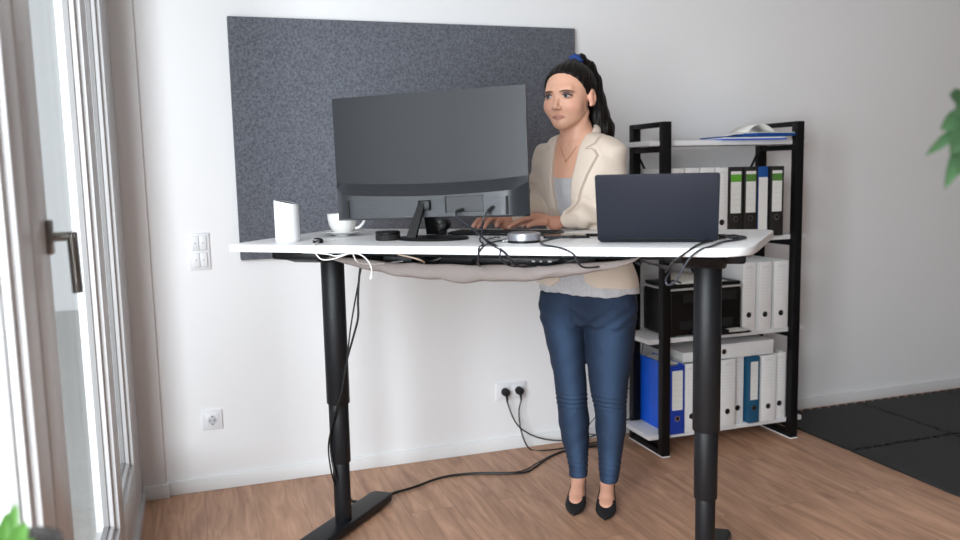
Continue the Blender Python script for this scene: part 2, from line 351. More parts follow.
cord('power_cable', [(px1+.002, -.038, pz-.045), (px1+.03, -.05, .16), onY(523, 430, -.06), onY(540, 438, -.05), onY(562, 440.5, -.05), onY(590, 437, -.06), (1.2, -.07, .06), (1.32, -.1, .11)], .0035, cablem,
     'black power cable hanging from the left plug of the double socket to the shelf', extra=[('plug', plug(px1, pz), matblack)])
cord('power_cable', [(px2+.002, -.038, pz-.045), onY(519, 412, -.045), onY(521.5, 432, -.06), onZ(530, 449, .006), onZ(548, 450, .005), onZ(570, 447, .005), onZ(592, 443, .005), onZ(612, 440, .005)], .0035, cablem,
     'black power cable hanging from the right plug of the double socket to the floor', extra=[('plug', plug(px2, pz), matblack)])
cord('printer_cable', [(1.30, -.06, .02), onY(587, 433, -.05), onY(600, 412, -.05), onY(622, 391, -.05), onY(634, 383, -.05), (1.42, -.05, .5), (1.42, -.07, .62)], .0025, cablem, 'thin black cable rising behind the jeans to the shelf unit')
cord('floor_cable', [onZ(352, 502, .006), onZ(372, 503, .006), onZ(392, 494, .006), onZ(415, 487, .006), onZ(440, 478, .006), onZ(470, 474, .006), onZ(520, 473, .006), onZ(535, 467, .006), onZ(548, 458, .006), onZ(565, 451, .006), onZ(590, 447, .006), onZ(610, 446, .006)], .0045, cablem,
     'thick black cable snaking over the wooden floor from desk foot past the woman')
cord('floor_cable', [onZ(350, 500.5, .007), onZ(375, 501.5, .007), onZ(393, 492.6, .007), (onZ(412, 487.2, .014)), onZ(443, 476.6, .007), onZ(475, 472.8, .007), onZ(518, 471.8, .007), onZ(537, 463, .007), onZ(552, 455, .007), onZ(566, 450.0, .008), onZ(590, 445.5, .007), onZ(610, 443, .007)], .003, cablem,
     'thinner black cable twisted along the thick one on the floor')
# ------------------------------------------------------------------ standing desk
desk = empty('standing_desk', (DO[0], DO[1], 0), DA, label='white height-adjustable standing desk with two black column legs', cat='desk')
L_, W_ = 1.705, .71
def bow(poly, a):   # gently bowed long edges
    return [(x, y + (a*(1-((x-L_/2)/(L_/2))**2) if y > W_/2 else -a*.25*(1-((x-L_/2)/(L_/2))**2))) for x, y in poly]
def seg_poly(P, n=10):
    out = []
    for (a, c) in zip(P, P[1:]+P[:1]):
        m = n if math.dist(a, c) > .3 else 1
        for k in range(m): out.append((a[0]+(c[0]-a[0])*k/m, a[1]+(c[1]-a[1])*k/m))
    return out
P = rrect(.0, L_, 0, W_, .06, 8)[:9]+rrect(-.004, L_, -.0, W_, .022, 5)[6:18]+rrect(0, L_, 0, W_, .11, 8)[27:]
b = NB(); prism(b, [(x_*(1.648/1.705)+.11*y_*(.55+.45*x_/L_), y_) for x_, y_ in bow(seg_poly(P), .004)], DH-.024, DH, .003); obj('tabletop', b, deskm, desk, ang=50)
lx, ly = .194, .355
SP = 1.326
def oval(bm, cx, cy, z0, z1, rx, ry, seg=40):
    lathe(bm, [(.0001, z0), (.96, z0), (1, z0+.003), (1, z1-.003), (.96, z1), (.0001, z1)], seg, cx, cy, rx, ry, caps=False)
for i, x in enumerate((lx, lx+SP)):
    b = NB(); oval(b, x, ly, .495, DH-.06, .0435, .040); lg = obj('leg_column', b, legm, desk)
    b = NB(); oval(b, x, ly, .268, .50, .0375, .035); obj('middle_tube', b, legm, lg)
    b = NB(); oval(b, x, ly, .04, .275, .032, .030); obj('lower_tube', b, legm, lg)
    b = NB(); ft = [(-.052, -.30), (-.044, -.315), (.044, -.315), (.052, -.30), (.047, .27), (.036, .292), (-.036, .292), (-.047, .27)]
    prism(b, [(x+u+.11*v, ly+v) for u, v in ft], .012, .042, .005)
    for v in (-.27, .22): lathe(b, [(.0001, 0), (.018, 0), (.018, .013), (.0001, .013)], 16, x, ly+v)
    obj('foot', b, legm, desk)
    # bracket under the top, along the depth, with tapered rounded ends
    b = NB(); b2 = NB(); box(b2, x-.115, x+.115, ly-.20, ly+.20, DH-.060, DH-.0242, .008); obj('mount_plate', b2, black, desk)
    pr = [(-.27, .055), (-.285, .045), (-.27, .028), (-.16, .0), (.16, .0), (.27, .028), (.285, .045), (.27, .055)]
    vs = []
    for u in (-.06, .06): vs.append([b.verts.new((x+u, ly+p_[0], DH-.079+p_[1])) for p_ in pr])
    b.faces.new(vs[0]); b.faces.new(list(reversed(vs[1])))
    for k in range(len(pr)): b.faces.new((vs[0][k], vs[0][(k+1) % 8], vs[1][(k+1) % 8], vs[1][k]))
    bmesh.ops.bevel(b, geom=b.edges[:], offset=.004, segments=2, affect='EDGES'); obj('bracket', b, black, desk)
b = NB(); box(b, .12, 1.585, .17, .21, DH-.052, DH-.024, .004); obj('rail', b, black, desk)
b = NB(); box(b, .12, 1.585, .50, .54, DH-.052, DH-.024, .004); obj('rail', b, black, desk)
b = NB(); prism(b, [(.105, .10), (.125, .07), (.20, .05), (.30, .06), (.30, .20), (.20, .22), (.12, .19)], DH-.056, DH-.0241, .010); obj('control_box', b, blackp, desk)
# hanging cable net: a sagging trough of cloth
b = NB(); NS, NT = 70, 26
def net_pt(s, t):
    e = .27+s*(1.335-.27)
    sag = math.sin(math.pi*min(1, max(0, s)))**.6
    # cross-section from front edge up-front, down to the belly, up to the back
    n0 = .15; nb = .54
    if t < .3: u = t/.3; n_ = n0-.01*math.sin(u*math.pi); z = -.040-.032*sag - (.050*sag)*u
    elif t < .7: u = (t-.3)/.4; n_ = n0+(nb-n0)*u; z = -.040-.032*sag-.050*sag-.012*math.sin(u*math.pi)*sag
    else: u = (t-.7)/.3; n_ = nb+.01*math.sin(u*math.pi); z = -.040-.032*sag-.050*sag*(1-u)
    wr = (.004*math.sin(s*41+t*5)+.005*math.sin(s*23-t*9)+.007*math.sin(s*14.5+1))*sag*math.sin(math.pi*min(1, t*2+.15) if t < .5 else math.pi*min(1, (1-t)*2+.15))
    return (e, n_+wr*.6, DH+z-abs(wr)*1.1)
G = [[b.verts.new(net_pt(i/NS, j/NT)) for j in range(NT+1)] for i in range(NS+1)]
for i in range(NS):
    for j in range(NT): b.faces.new((G[i][j], G[i+1][j], G[i+1][j+1], G[i][j+1]))
nt_ = obj('cable_net', b, netm, desk, ang=180)
md = nt_.modifiers.new('thick', 'SOLIDIFY'); md.thickness = .0015
# things inside the net
def E(name, e, n, z, rz=0, **k): p = dk(e, n, z); return empty(name, p, DA+rz, **k)
ps = E('power_strip', .93, .235, DH-.088, R(1), label='long black power strip lying in the net under the tabletop', cat='power strip')
b = NB(); box(b, -.26, .26, -.028, .028, 0, .044, .006); obj('housing', b, blackp, ps)
for i in range(6):
    b = NB(); tube(b, [(-.21+i*.07, 0, .044), (-.21+i*.07, 0, .049)], .021, 20, raw=True); obj('outlet', b, matblack, ps)
b = NB()
for i, wd in enumerate((.014, .010, .016, .022)): box(b, .055+i*.026, .055+i*.026+wd*.75, -.0286, -.0278, .020, .025)
obj('print', b, labelm, ps)
pa = E('power_adapter', .52, .225, DH-.082, R(6), label='black power adapter brick in the left end of the net', cat='adapter')
b = NB(); box(b, -.055, .055, -.025, .025, 0, .035, .008, 3); obj('case', b, blackp, pa)
b = NB(); tube(b, [(.055, 0, .016), (.10, .01, .02), (.16, -.01, .018), (.2, .01, .01)], .003, 8); obj('cord', b, cablem, pa)
for k, (e0, e1, lab) in enumerate(((.40, .80, 'black cable bundle in the net under the monitor'), (1.02, 1.33, 'black cable bundle in the net under the laptop'))):
    pts = [dk(e0+(e1-e0)*t/8, .215+.012*math.sin(t*2.1+k), DH-.058-.012*math.sin(t*1.7)) for t in range(9)]
    cord('cable_bundle', pts, .007, cablem, lab)
# ------------------------------------------------------------------ things on the desk
T = DH
# monitor
mon = E('computer_monitor', .621, .27, T, R(0), label='wide black desktop monitor seen from behind, on a single stand', cat='monitor')
HW, Z0, Z1 = .345, .070, .488
def curve_y(x): return -.004*(x/HW)**2     # ends swing towards the sitter's far side
def slab(bm, x0, x1, z0, z1, y0, y1, nx=24, cf=curve_y):
    g = []
    for i in range(nx+1):
        x = x0+(x1-x0)*i/nx; c = -cf(x); g.append([bm.verts.new((x, y+c, z)) for y, z in ((y0, z0), (y1, z0), (y1, z1), (y0, z1))])
    for i in range(nx):
        for k in range(4): bm.faces.new((g[i][k], g[i+1][k], g[i+1][(k+1) % 4], g[i][(k+1) % 4]))
    bm.faces.new(g[0]); bm.faces.new(list(reversed(g[-1])))
SH = .0
b = NB(); slab(b, -HW, HW, Z0, Z1, -.006, .006); obj('back_panel', b, monb, mon)
b = NB(); slab(b, -HW+.006, HW-.006, Z0+.012, Z1-.006, .0061, .0075); obj('screen', b, screen, mon)
# lower housing with sloped ends
b = NB(); g = []
for i in range(33):
    x = -HW+2*HW*i/32; c = -curve_y(x); a = abs(x); dpt = .042 if a < .29 else .042*(1-((a-.29)/(HW-.29))**1.3)+.0
    top = .188 - .014*(1-(x/HW)**2) + (0 if a < .29 else 0)
    g.append([b.verts.new(v) for v in ((x, -.006+c, Z0-.002), (x, -.006-dpt+c, Z0+.006), (x, -.006-dpt+c, top-.028 if a < .30 else top-.028+.02*(a-.30)/(HW-.30)), (x, -.006+c, top+.012))])
for i in range(32):
    for k in range(4): b.faces.new((g[i][k], g[i+1][k], g[i+1][(k+1) % 4], g[i][(k+1) % 4]))
b.faces.new(g[0]); b.faces.new(list(reversed(g[-1]))); hs = obj('rear_housing', b, monh, mon, ang=25)
for sx_ in (-1, 1):
    b = NB(); box(b, -.004, .004, -.0045, .0, Z0+.008, .138); bmesh.ops.translate(b, vec=(sx_*.283, -.0475+.004*(.283/HW)**2, 0), verts=b.verts[:]); obj('housing_groove', b, matblack, hs)
b = NB()
for a_ in ((.075, .205, .128, .130), (.075, .205, .078, .080)): box(b, a_[0], a_[1], -.0500, -.0470, a_[2]+.012, a_[3]+.012)
box(b, .072, .077, -.0502, -.0465, .088, .142); obj('recess_edge', b, matblack, hs)
b = NB(); box(b, .077, .203, -.0492, -.0465, .090, .140); obj('port_recess', b, monr, hs)
b = NB(); tube(b, [(.228, -.0470, .082), (.228, -.0490, .082)], .0035, 10, raw=True); obj('power_button', b, matblack, hs)
# stand: splayed legs on an oval foot
b = NB()
def bar(bm, p, q, wx, wy):
    p, q = Vector(p), Vector(q); vs = []
    for c, s in ((p, 1.25), (q, .8)):
        vs.append([bm.verts.new(c+Vector((a*wx*s, d*wy*s, 0))) for a, d in ((-1, -1), (1, -1), (1, 1), (-1, 1))])
    for k in range(4): bm.faces.new((vs[0][k], vs[0][(k+1) % 4], vs[1][(k+1) % 4], vs[1][k]))
    bm.faces.new(vs[0]); bm.faces.new(vs[1])
bar(b, (-.034, -.095, .010), (-.008, -.055, .128), .0135, .006); obj('stand_arm', b, blackp, mon)
b = NB(); bar(b, (-.006, .035, .012), (.004, -.050, .122), .018, .007); obj('stand_arm', b, blackp, mon)
b = NB(); box(b, -.022, .022, -.062, -.044, .098, .132, .005); obj('hinge', b, blackp, mon)
b = NB(); lathe(b, [(.0001, 0), (.97, 0), (1, .004), (.97, .008), (.3, .013), (.0001, .014)], 56, .01, -.022, .128, .090, caps=False); obj('stand_base', b, blackp, mon)
for ch in mon.children:
    if ch.name.split('.')[0] in ('back_panel', 'screen', 'rear_housing', 'hinge'): ch.rotation_euler = (0, R(-1.1), 0)
# small dark gadget behind the stand
gd = E('webcam', .592, .44, T, 0, label='small round black webcam lying behind the monitor stand', cat='webcam')
b = NB(); lathe(b, [(.0001, -.022), (.75, -.022), (1, -.012), (1, .012), (.75, .022), (.0001, .022)], 32, 0, 0, .034, .034, caps=False)
bmesh.ops.transform(b, matrix=Matrix.Translation((0, 0, .036)) @ Matrix.Rotation(R(90), 4, 'X') @ Matrix.Scale(.72, 4, (0, 1, 0)), verts=b.verts[:]); obj('body', b, blackp, gd)
b = NB(); box(b, -.018, .018, -.014, .014, 0, .016, .004); obj('clip', b, blackp, gd)
b = NB(); tube(b, [(0, -.022, .036), (0, -.0245, .036)], .013, 20, raw=True); obj('lens', b, screen, gd)
# white speaker
p = onZ(288, 241.5, T)
spk = empty('speaker', p, DA, label='white cylindrical speaker with slanted black top standing on the left desk end', cat='speaker')
SK = .041
def slant(v): return Vector((v.x, v.y, v.z*(1-.115*(v.x/SK+1)/2 - .02*(v.y/SK)) if v.z > .02 else v.z))
b = NB(); lathe(b, [(.0001, 0), (.93, 0), (1, .004), (1, .138), (.97, .1415), (.93, .142)], 48, 0, 0, SK, SK, caps=False)
for v in b.verts: v.co = slant(v.co)
obj('body', b, whitep, spk)
b = NB(); lathe(b, [(.94, .1385), (.93, .1405), (.5, .141), (.0001, .141)], 48, 0, 0, SK, SK, caps=False)
for v in b.verts: v.co = slant(v.co)
obj('top_cap', b, blackp, spk)
# cup and saucer
p = onZ(343, 235.5, T)
sa = tag(obj('saucer', (lambda b: (lathe(b, [(.0001, 0), (.030, 0), (.032, .003), (.055, .008), (.078, .016), (.0785, .0175), (.054, .011), (.03, .006), (.0001, .005)], 48, caps=False), b)[1])(NB()), china), 'white porcelain saucer under the cup', 'saucer')
sa.location = [float(v) for v in p]
CUPS = 1.12
cup = empty('coffee_cup', p+np.array([0, 0, .006]), R(-17), label='white porcelain coffee cup on a saucer, left of the monitor', cat='cup')
b = NB(); lathe(b, [(.0001, .003), (.021, .003), (.023, 0), (.026, 0), (.026, .004), (.036, .014), (.044, .030), (.0478, .050), (.0487, .066), (.0475, .0665), (.0462, .050), (.042, .030), (.034, .016), (.02, .010), (.0001, .009)], 48, caps=False); obj('bowl', b, china, cup)
cup.scale = (CUPS, CUPS, CUPS)
b = NB(); tube(b, [(.044, 0, .053), (.060, 0, .060), (.071, 0, .052), (.068, 0, .036), (.055, 0, .022), (.040, 0, .018)], .0036, 10, flat=1.3); obj('handle', b, china, cup)
b = NB(); lathe(b, [(.0001, .052), (.0460, .052)], 40, caps=False); obj('coffee', b, mat('black coffee', (30, 18, 12), .1, noise=(10, .1)), cup)
# black puck left of the stand
p = onZ(388, 240.0, T)
pk = empty('smart_speaker', p, DA, label='low round black smart speaker puck beside the monitor stand', cat='speaker')
b = NB(); lathe(b, [(.0001, 0), (.039, 0), (.0415, .003), (.0415, .018), (.0408, .019)], 44, caps=False); obj('body', b, matblack, pk)
b = NB(); lathe(b, [(.0408, .0195), (.0415, .0215), (.0415, .027), (.039, .030), (.0001, .030)], 44, caps=False); obj('top_ring', b, blackp, pk)
# keyboard
kb = E('keyboard', .835, .45, T, R(-3), label='slim black keyboard under her hands', cat='keyboard')
b = NB(); box(b, -.205, .19, -.055, .062, .003, .011, .003, 3); obj('case', b, blackp, kb)
bk = NB()
for r_ in range(6):
    for c_ in range(17):
        x = -.198+c_*.0226; y = -.049+r_*.0178
        box(bk, x, x+.0192, y, y+.0150, .011, .0135, .001, 1)
obj('keys', bk, matblack, kb)
for x in (-.18, .165):
    b = NB(); box(b, x-.01, x+.01, -.05, .05, 0, .004); obj('rubber_foot', b, matblack, kb)
# speakerphone
p = onZ(524, 242.2, T)
pu = empty('speakerphone', p, DA, label='round silver speakerphone with black base on the desk, in front of her hands', cat='speakerphone')
b = NB(); lathe(b, [(.0001, 0), (.050, 0), (.052, .003), (.051, .007)], 48, caps=False); obj('base', b, blackp, pu)
b = NB(); lathe(b, [(.050, .007), (.0515, .009), (.0515, .027), (.049, .030), (.0, .030)][:-1]+[(.044, .0312)], 48, caps=False); obj('ring', b, silver, pu)
b = NB(); lathe(b, [(.044, .0312), (.040, .0325), (.0001, .033)], 48, caps=False); obj('top', b, mat('speaker mesh', (120, 112, 116), .5, noise=(300, .2)), pu)
# smartphone
ph = E('smartphone', 1.07, .34, T, R(12), label='dark smartphone lying flat beside the silver speakerphone', cat='phone')
b = NB(); prism(b, rrect(-.075, .075, -.037, .037, .010), 0, .0085, .0015); obj('body', b, blackp, ph)
b = NB(); prism(b, rrect(-.073, .073, -.035, .035, .009), .0086, .0092); obj('screen', b, screen, ph)
# computer mouse near left front edge
p = onZ(318, 242.8, T)
gd2 = empty('usb_adapter', p, DA+R(-20), label='small black oval adapter with white cables at the front edge of the desk', cat='adapter')
b = NB(); lathe(b, [(.0001, 0), (.9, 0), (1, .006), (.85, .013), (.4, .0165), (.0001, .017)], 32, 0, 0, .022, .014, caps=False); obj('body', b, blackp, gd2)
b = NB(); tube(b, [(-.012, -.013, .010), (0, -.0155, .011), (.012, -.013, .010)], .0022, 8); obj('trim_ring', b, chrome, gd2)
ez = DH+.002
def edge(x, y, n=-.004): return onN(x, y, n)
cord('white_cable', [onZ(336, 239.5, DH+.003), onZ(322, 241, DH+.003), edge(314.5, 244), edge(314, 249, -.01), edge(316, 254, -.012), edge(322, 259.5, -.012), edge(333, 259, -.012), edge(345, 255, -.012), edge(352, 253, .01), dk(.46, .12, DH-.05)], .0020, cablew,
     'white cable looping over the front desk edge near the small black adapter')
cord('white_cable', [dk(.24, .06, DH-.03), edge(326, 254, -.004), edge(336, 256, -.008), edge(350, 253.6, -.008), edge(360, 254.5, -.008), edge(368, 261, -.008), edge(371.5, 269, -.008), edge(371, 277, -.008)], .0020, cablew,
     'white cable end dangling below the desk edge beside the left leg', extra=[('connector', (lambda b: (tube(b, [edge(371.1, 275, -.008), edge(370.9, 279, -.008)], .0042, 8, raw=True), b)[1])(NB()), whitep)])
cord('beige_cable', [edge(398, 254.5, .04), edge(410, 257, .05), edge(420, 260, .06), edge(424, 262, .10), dk(.62, .2, DH-.075)], .0024, mat('beige cable', (196, 178, 160), .5, noise=(20, .05)), 'thin beige cable slipping into the net under the monitor')
# monitor cables
mp1 = dk(.61+.088, .27-.052, T+.089); mp2 = dk(.61+.166, .27-.052, T+.093)
def plug_b(p, q): b = NB(); tube(b, [p, q], .0075, 10, raw=True, flat=.7); return b
c1 = [onN(456, 211, .20), onN(457, 216, .19), onN(464, 222, .18), onN(474, 230, .16), onN(486, 240, .10), onN(496, 246, .03), edge(502, 250.5, -.006), edge(508, 256, .0), dk(.88, .12, DH-.055)]
cord('monitor_cable', c1, .0036, cableg, 'thick grey cable running from the left monitor port down over the desk edge', extra=[('plug', plug_b(onN(463, 209.5, .216), onN(456, 211.5, .20)), matblack)])
c2 = [onN(488.5, 210, .205), onN(484.5, 216, .20), onN(482.5, 224, .19), onN(482, 232, .14), onZ(480, 240, T+.004), onZ(483, 244, T+.004), edge(479, 248, -.004), edge(478.5, 254, -.004), dk(.8, .1, DH-.05)]
cord('monitor_cable', c2, .0028, cableg, 'thinner dark cable hanging straight down from the right monitor port', extra=[('plug', plug_b(onN(493, 206.5, .216), onN(487.5, 211.5, .205)), matblack)])
c3 = [onZ(514, 240, T+.008), onZ(506, 240.5, T+.004), onZ(498, 241, T+.004), onZ(490, 243, T+.004), onZ(484, 246, T+.004), edge(480.5, 250, -.004), edge(478, 255, .0), dk(.79, .1, DH-.05)]
cord('usb_cable', c3, .0025, cablem, 'black cable from the silver speakerphone crossing the monitor cable', extra=[('connector', plug_b(onZ(511, 240, T+.008), onZ(503, 240.6, T+.006)), chrome)])
c4 = [onZ(497, 238, T+.004), onZ(490, 238.5, T+.006), onZ(486, 240.5, T+.010), onZ(489, 243.5, T+.004), onZ(494, 246.5, T+.004), edge(500, 250, -.004), edge(500, 257, .0), dk(.86, .1, DH-.05)]
cord('usb_cable', c4, .0025, cableg, 'short dark cable with a bright plug in the tangle by the speakerphone', extra=[('connector', plug_b(onZ(500, 238, T+.006), onZ(493, 238.2, T+.006)), chrome)])
# laptop and its cables
lp = E('laptop', 1.378, .165, T, R(4.5), label='dark slate laptop with its lid open, turned away from the camera', cat='laptop')
b = NB(); prism(b, rrect(-.168, .168, .01, .24, .010), .002, .017, .003); base = obj('base', b, lapm, lp)
b = NB(); prism(b, rrect(-.145, .145, .10, .215, .004), .0171, .0182); obj('keyboard_deck', b, matblack, base)
b = NB(); prism(b, rrect(-.05, .05, .105+.115-.205+.01, .09, .004), .0171, .0180); obj('touchpad', b, greym, base)
b = NB(); prism(b, rrect(-.172, .180, 0, .216, .008), -.003, .003, .0012)
tilt = Matrix.Translation((0, .010, .006)) @ Matrix.Rotation(R(90+23), 4, 'X')
bmesh.ops.transform(b, matrix=tilt, verts=b.verts[:]); lid = obj('lid', b, lapm, lp)
b = NB(); prism(b, rrect(-.165, .173, .012, .206, .004), -.0036, -.0031); bmesh.ops.transform(b, matrix=tilt, verts=b.verts[:]); obj('screen', b, screen, lid)
b = NB(); tube(b, [(-.12, .010, .012), (.12, .010, .012)], .006, 12, raw=True); obj('hinge', b, blackp, lp)
cord('charging_cable', [onZ(600, 235, T+.010), onZ(590, 235, T+.008), onZ(578, 235.2, T+.006), onZ(564, 237, T+.014), onZ(550, 239.5, T+.004), onZ(541, 242, T+.004), onZ(544, 245, T+.004), onZ(556, 247, T+.004), edge(566, 250, -.004), edge(574, 255, -.004), dk(1.09, .1, DH-.05)], .003, cableg,
     'dark charging cable running from the laptop\'s left side over the desk edge', extra=[('connector', plug_b(onZ(600, 235, T+.010), onZ(587, 235, T+.008)), blackp)])
cord('laptop_cable', [onZ(712, 236.5, T+.010), onZ(724, 236, T+.006), onZ(738, 236, T+.004), onZ(746, 237.5, T+.004), onZ(738, 239.5, T+.004), onZ(722, 242, T+.004), onZ(712, 246, T+.004), edge(700, 250, -.006), edge(690, 258, -.012), edge(682, 270, -.016), edge(676, 281, -.016), edge(668, 285, -.012), edge(666, 279, .0), edge(670, 268, .05), dk(1.36, .14, DH-.06)], .0032, cableg,
     'dark cable looping from the right desk end and hanging below the edge')
cord('laptop_cable', [onZ(716, 234.8, T+.010), onZ(728, 235.5, T+.006), onZ(722, 237.5, T+.004), onZ(712, 240.5, T+.004), onZ(700, 244, T+.004), edge(692, 248.5, -.008), edge(680, 257, -.012), edge(672, 263, -.010), edge(666, 272, -.004), edge(664, 268, .03), dk(1.34, .13, DH-.05)], .003, cablem,
     'black cable looping from behind the laptop\'s right corner over the edge')
cord('laptop_cable', [onZ(722, 236, T+.004), onZ(731, 238, T+.010), onZ(741, 237.6, T+.005), onZ(735, 235.2, T+.004), onZ(720, 236.2, T+.010)], .003, cablem,
     'short black cable coil on the right end of the desk')
# cables down the left leg
def lp_(x, y, n=.30): return onN(x, y, n)
cord('leg_cable', [dk(.36, .3, DH-.07), lp_(361.5, 262), lp_(359, 280), lp_(358, 300), lp_(358, 318), lp_(353, 338), lp_(346.5, 362), lp_(342.5, 388), lp_(337, 408), lp_(331, 432, .32), lp_(331.5, 456, .32), lp_(337, 478, .32), lp_(347, 492, .41), onZ(352, 501.5, .006)], .0042, cablem,
     'thicker black cable running down along the left desk leg to the floor')
cord('leg_cable', [dk(.37, .3, DH-.07), lp_(363, 262), lp_(358, 285), lp_(351, 325), lp_(348, 350), lp_(345.5, 372), lp_(341, 398, .31), lp_(334, 418, .31), lp_(328.5, 445, .31), lp_(331, 470, .31), lp_(336, 488, .33)], .003, cablem,
     'thinner black cable bowing away from the left desk leg')
# ------------------------------------------------------------------ shelf unit
BX0, BX1, BN, BF, BH = 1.316, 2.074, -.3925, -.081, 1.541
sh = empty('shelf_unit', ((BX0+BX1)/2, (BN+BF)/2, 0), label='open shelf unit with two black steel frames and four white boards', cat='shelf'); sh['_world'] = 1
pw = .040
for x in (BX0, BX1-pw):
    b = NB()
    box(b, x, x+pw, BN, BN+pw, .004, BH, .002); box(b, x, x+pw, BF-pw, BF, .004, BH, .002)
    box(b, x, x+pw, BN+pw, BF-pw, .004, .03, .002); box(b, x, x+pw, BN+pw, BF-pw, BH-.022, BH, .002)
    sf = obj('side_frame', b, black, sh)
    for z in (1.433, .978, .530, .078):
        b = NB(); box(b, x+.002, x+pw-.002, BN+pw, BF-pw, z-.026, z-.001, .002); obj('shelf_bearer', b, black, sf)
    b = NB(); box(b, x-.001, x+pw+.001, BN-.002, BF+.002, 0, .005); obj('floor_glide', b, whitep, sf)
BY0, BY1 = BN+.034, BF-.034
LV = (.100, .553, 1.005, 1.457)      # board tops
for z in LV:
    b = NB(); box(b, BX0-.052, BX1+.052, BY0, BY1, z-.022, z, .0015); obj('shelf_board', b, shelfm, sh)
for x0, x1, yb in ((BX0+.03, BX1-.03, BF-.012), (BX1-.03, BX0+.03, BF-.020)):
    b = NB(); tube(b, [(x0, yb, 1.42), (x1, yb, .12)], .0095, 8, raw=True, flat=.4); obj('cross_brace', b, black, sh)
# binders
def binder(x0, x1, z, label, m, spine=None, style='white', h=.328, dep=.285, y0=None, group=None, ring=True, face_label=True):
    y0 = BN+.02 if y0 is None else y0
    ww = x1-x0
    root = empty('binder', (x0, y0, z), label=label, cat='binder', group=group)
    sp = spine or m; t = .003
    b = NB(); box(b, 0, t, 0, dep, 0, h, .0008, 1); box(b, ww-t, ww, 0, dep, 0, h, .0008, 1); obj('cover', b, m, root)
    b = NB(); box(b, 0, ww, -.0015, .003, 0, h, .0012, 2); s = obj('spine', b, sp, root)
    b = NB(); box(b, t+.001, ww-t-.001, .01, dep-.012, .012, h-.012, .002); obj('paper_block', b, edgep, root)
    cx = ww/2
    if ring:
        b = NB(); lathe(b, [(.0098, 0), (.0135, 0), (.0135, .0018), (.0098, .0018)], 24, caps=False)
        M = Matrix.Translation((cx, -.0015, .075 if style in ('white', 'label') else .04 if style == 'flat' else .088)) @ Matrix.Rotation(R(90), 4, 'X'); bmesh.ops.transform(b, matrix=M, verts=b.verts[:])
        obj('finger_ring', b, chrome if style != 'white' else matblack, s)
        b = NB(); lathe(b, [(.0001, .0006), (.0100, .0006)], 24, caps=False); bmesh.ops.transform(b, matrix=M, verts=b.verts[:]); obj('finger_hole', b, matblack, s)
    if style == 'white':
        b = NB()
        for q in range(9): box(b, ww*.13, ww*.87, -.0019, -.0014, h-.03-q*.016, h-.0292-q*.016)
        box(b, ww*.25, ww*.75, -.0019, -.0014, h-.024, h-.0215); obj('printed_lines', b, linem, s)
    elif style == 'label' and face_label:
        lw = ww*.36; b = NB(); box(b, cx-lw, cx+lw, -.0022, -.0014, .115, h-.025, .0003, 1); l = obj('spine_label', b, labelm, s)
        b = NB()
        for q in range(6): box(b, cx-lw*.85, cx+lw*.85, -.0026, -.0021, .13+q*.026, .131+q*.026)
        obj('printed_lines', b, linem, l)
    elif style in ('green', 'dull'):
        lw = ww*.36; b = NB(); box(b, cx-lw, cx+lw, -.0022, -.0014, .115, h-.02, .0003, 1); l = obj('spine_label', b, labelm, s)
        b = NB(); box(b, cx-lw, cx+lw, -.0028, -.0021, h-.068, h-.034); obj('label_band', b, greenm if style == 'green' else greend, l)
        b = NB()
        for q in range(5): box(b, cx-lw*.85, cx+lw*.85, -.0026, -.0021, .125+q*.026, .126+q*.026)
        obj('printed_lines', b, linem, l)
    elif style == 'navy':
        b = NB(); box(b, .002, ww-.002, -.0022, -.0014, .022, h-.05, .0003, 1); obj('spine_label', b, labelm, s)
    return root
z3, z2, z1, z0 = LV[3], LV[2], LV[1], LV[0]
# bottom row
B = 'row of binders on the bottom board'
binder(1.362, 1.440, z0, 'bright blue ring binder at the left end of the bottom row', bindb, bindbd, 'label', y0=BN+.012)
binder(1.446, 1.520, z0, 'white binder right beside the blue one, mostly behind the desk leg', bindw)
binder(1.640, 1.722, z0, 'wide white binder just right of the desk leg, bottom row', bindw)
binder(1.728, 1.792, z0, 'narrow white binder left of the teal binder', bindw, y0=BN+.05)
binder(1.802, 1.860, z0, 'teal binder with white spine label between white ones', bindt, None, 'label')
binder(1.872, 1.955, z0, 'wide white binder just right of the teal binder', bindw)
binder(1.961, 2.028, z0, 'white binder at the right end of the bottom row', bindw, y0=BN+.04)
# flat binders lying on the bottom row
def flat_binder(xa, xb, y, z, rz, label):
    r = binder(0, .070, 0, label, bindw, style='flat', h=xb-xa, dep=.28)
    r.rotation_euler = (0, R(90), rz); r.location = (xa, y, z+.070); return r
fb = flat_binder(1.628, 1.950, BN+.035, z0+.329, 0, 'white binder lying on its side on the bottom row, spine forward')
# top of row: second lying binder on the left, lower
fb2 = binder(0, .045, 0, 'white binder lying flat at the left under the printer board', bindw, style='flat', h=.30, dep=.27, ring=False)
fb2.rotation_euler = (0, R(90), 0); fb2.location = (1.45, BN+.045, z0+.329+.045)
b = NB(); box(b, 1.38, 1.43, BN+.05, BN+.26, z0+.3285, z0+.325); pp = tag(obj('paper_sheets', b, paper), 'white papers sticking out on top of the blue binder', 'papers')
# middle row, right of the printer
binder(1.776, 1.848, z1, 'white binder right beside the printer', bindw, y0=BN+.045)
binder(1.858, 1.928, z1, 'middle one of the three white binders right of the printer', bindw, y0=BN+.03)
binder(1.944, 2.024, z1, 'rightmost white binder on the printer board', bindw, y0=BN+.03)
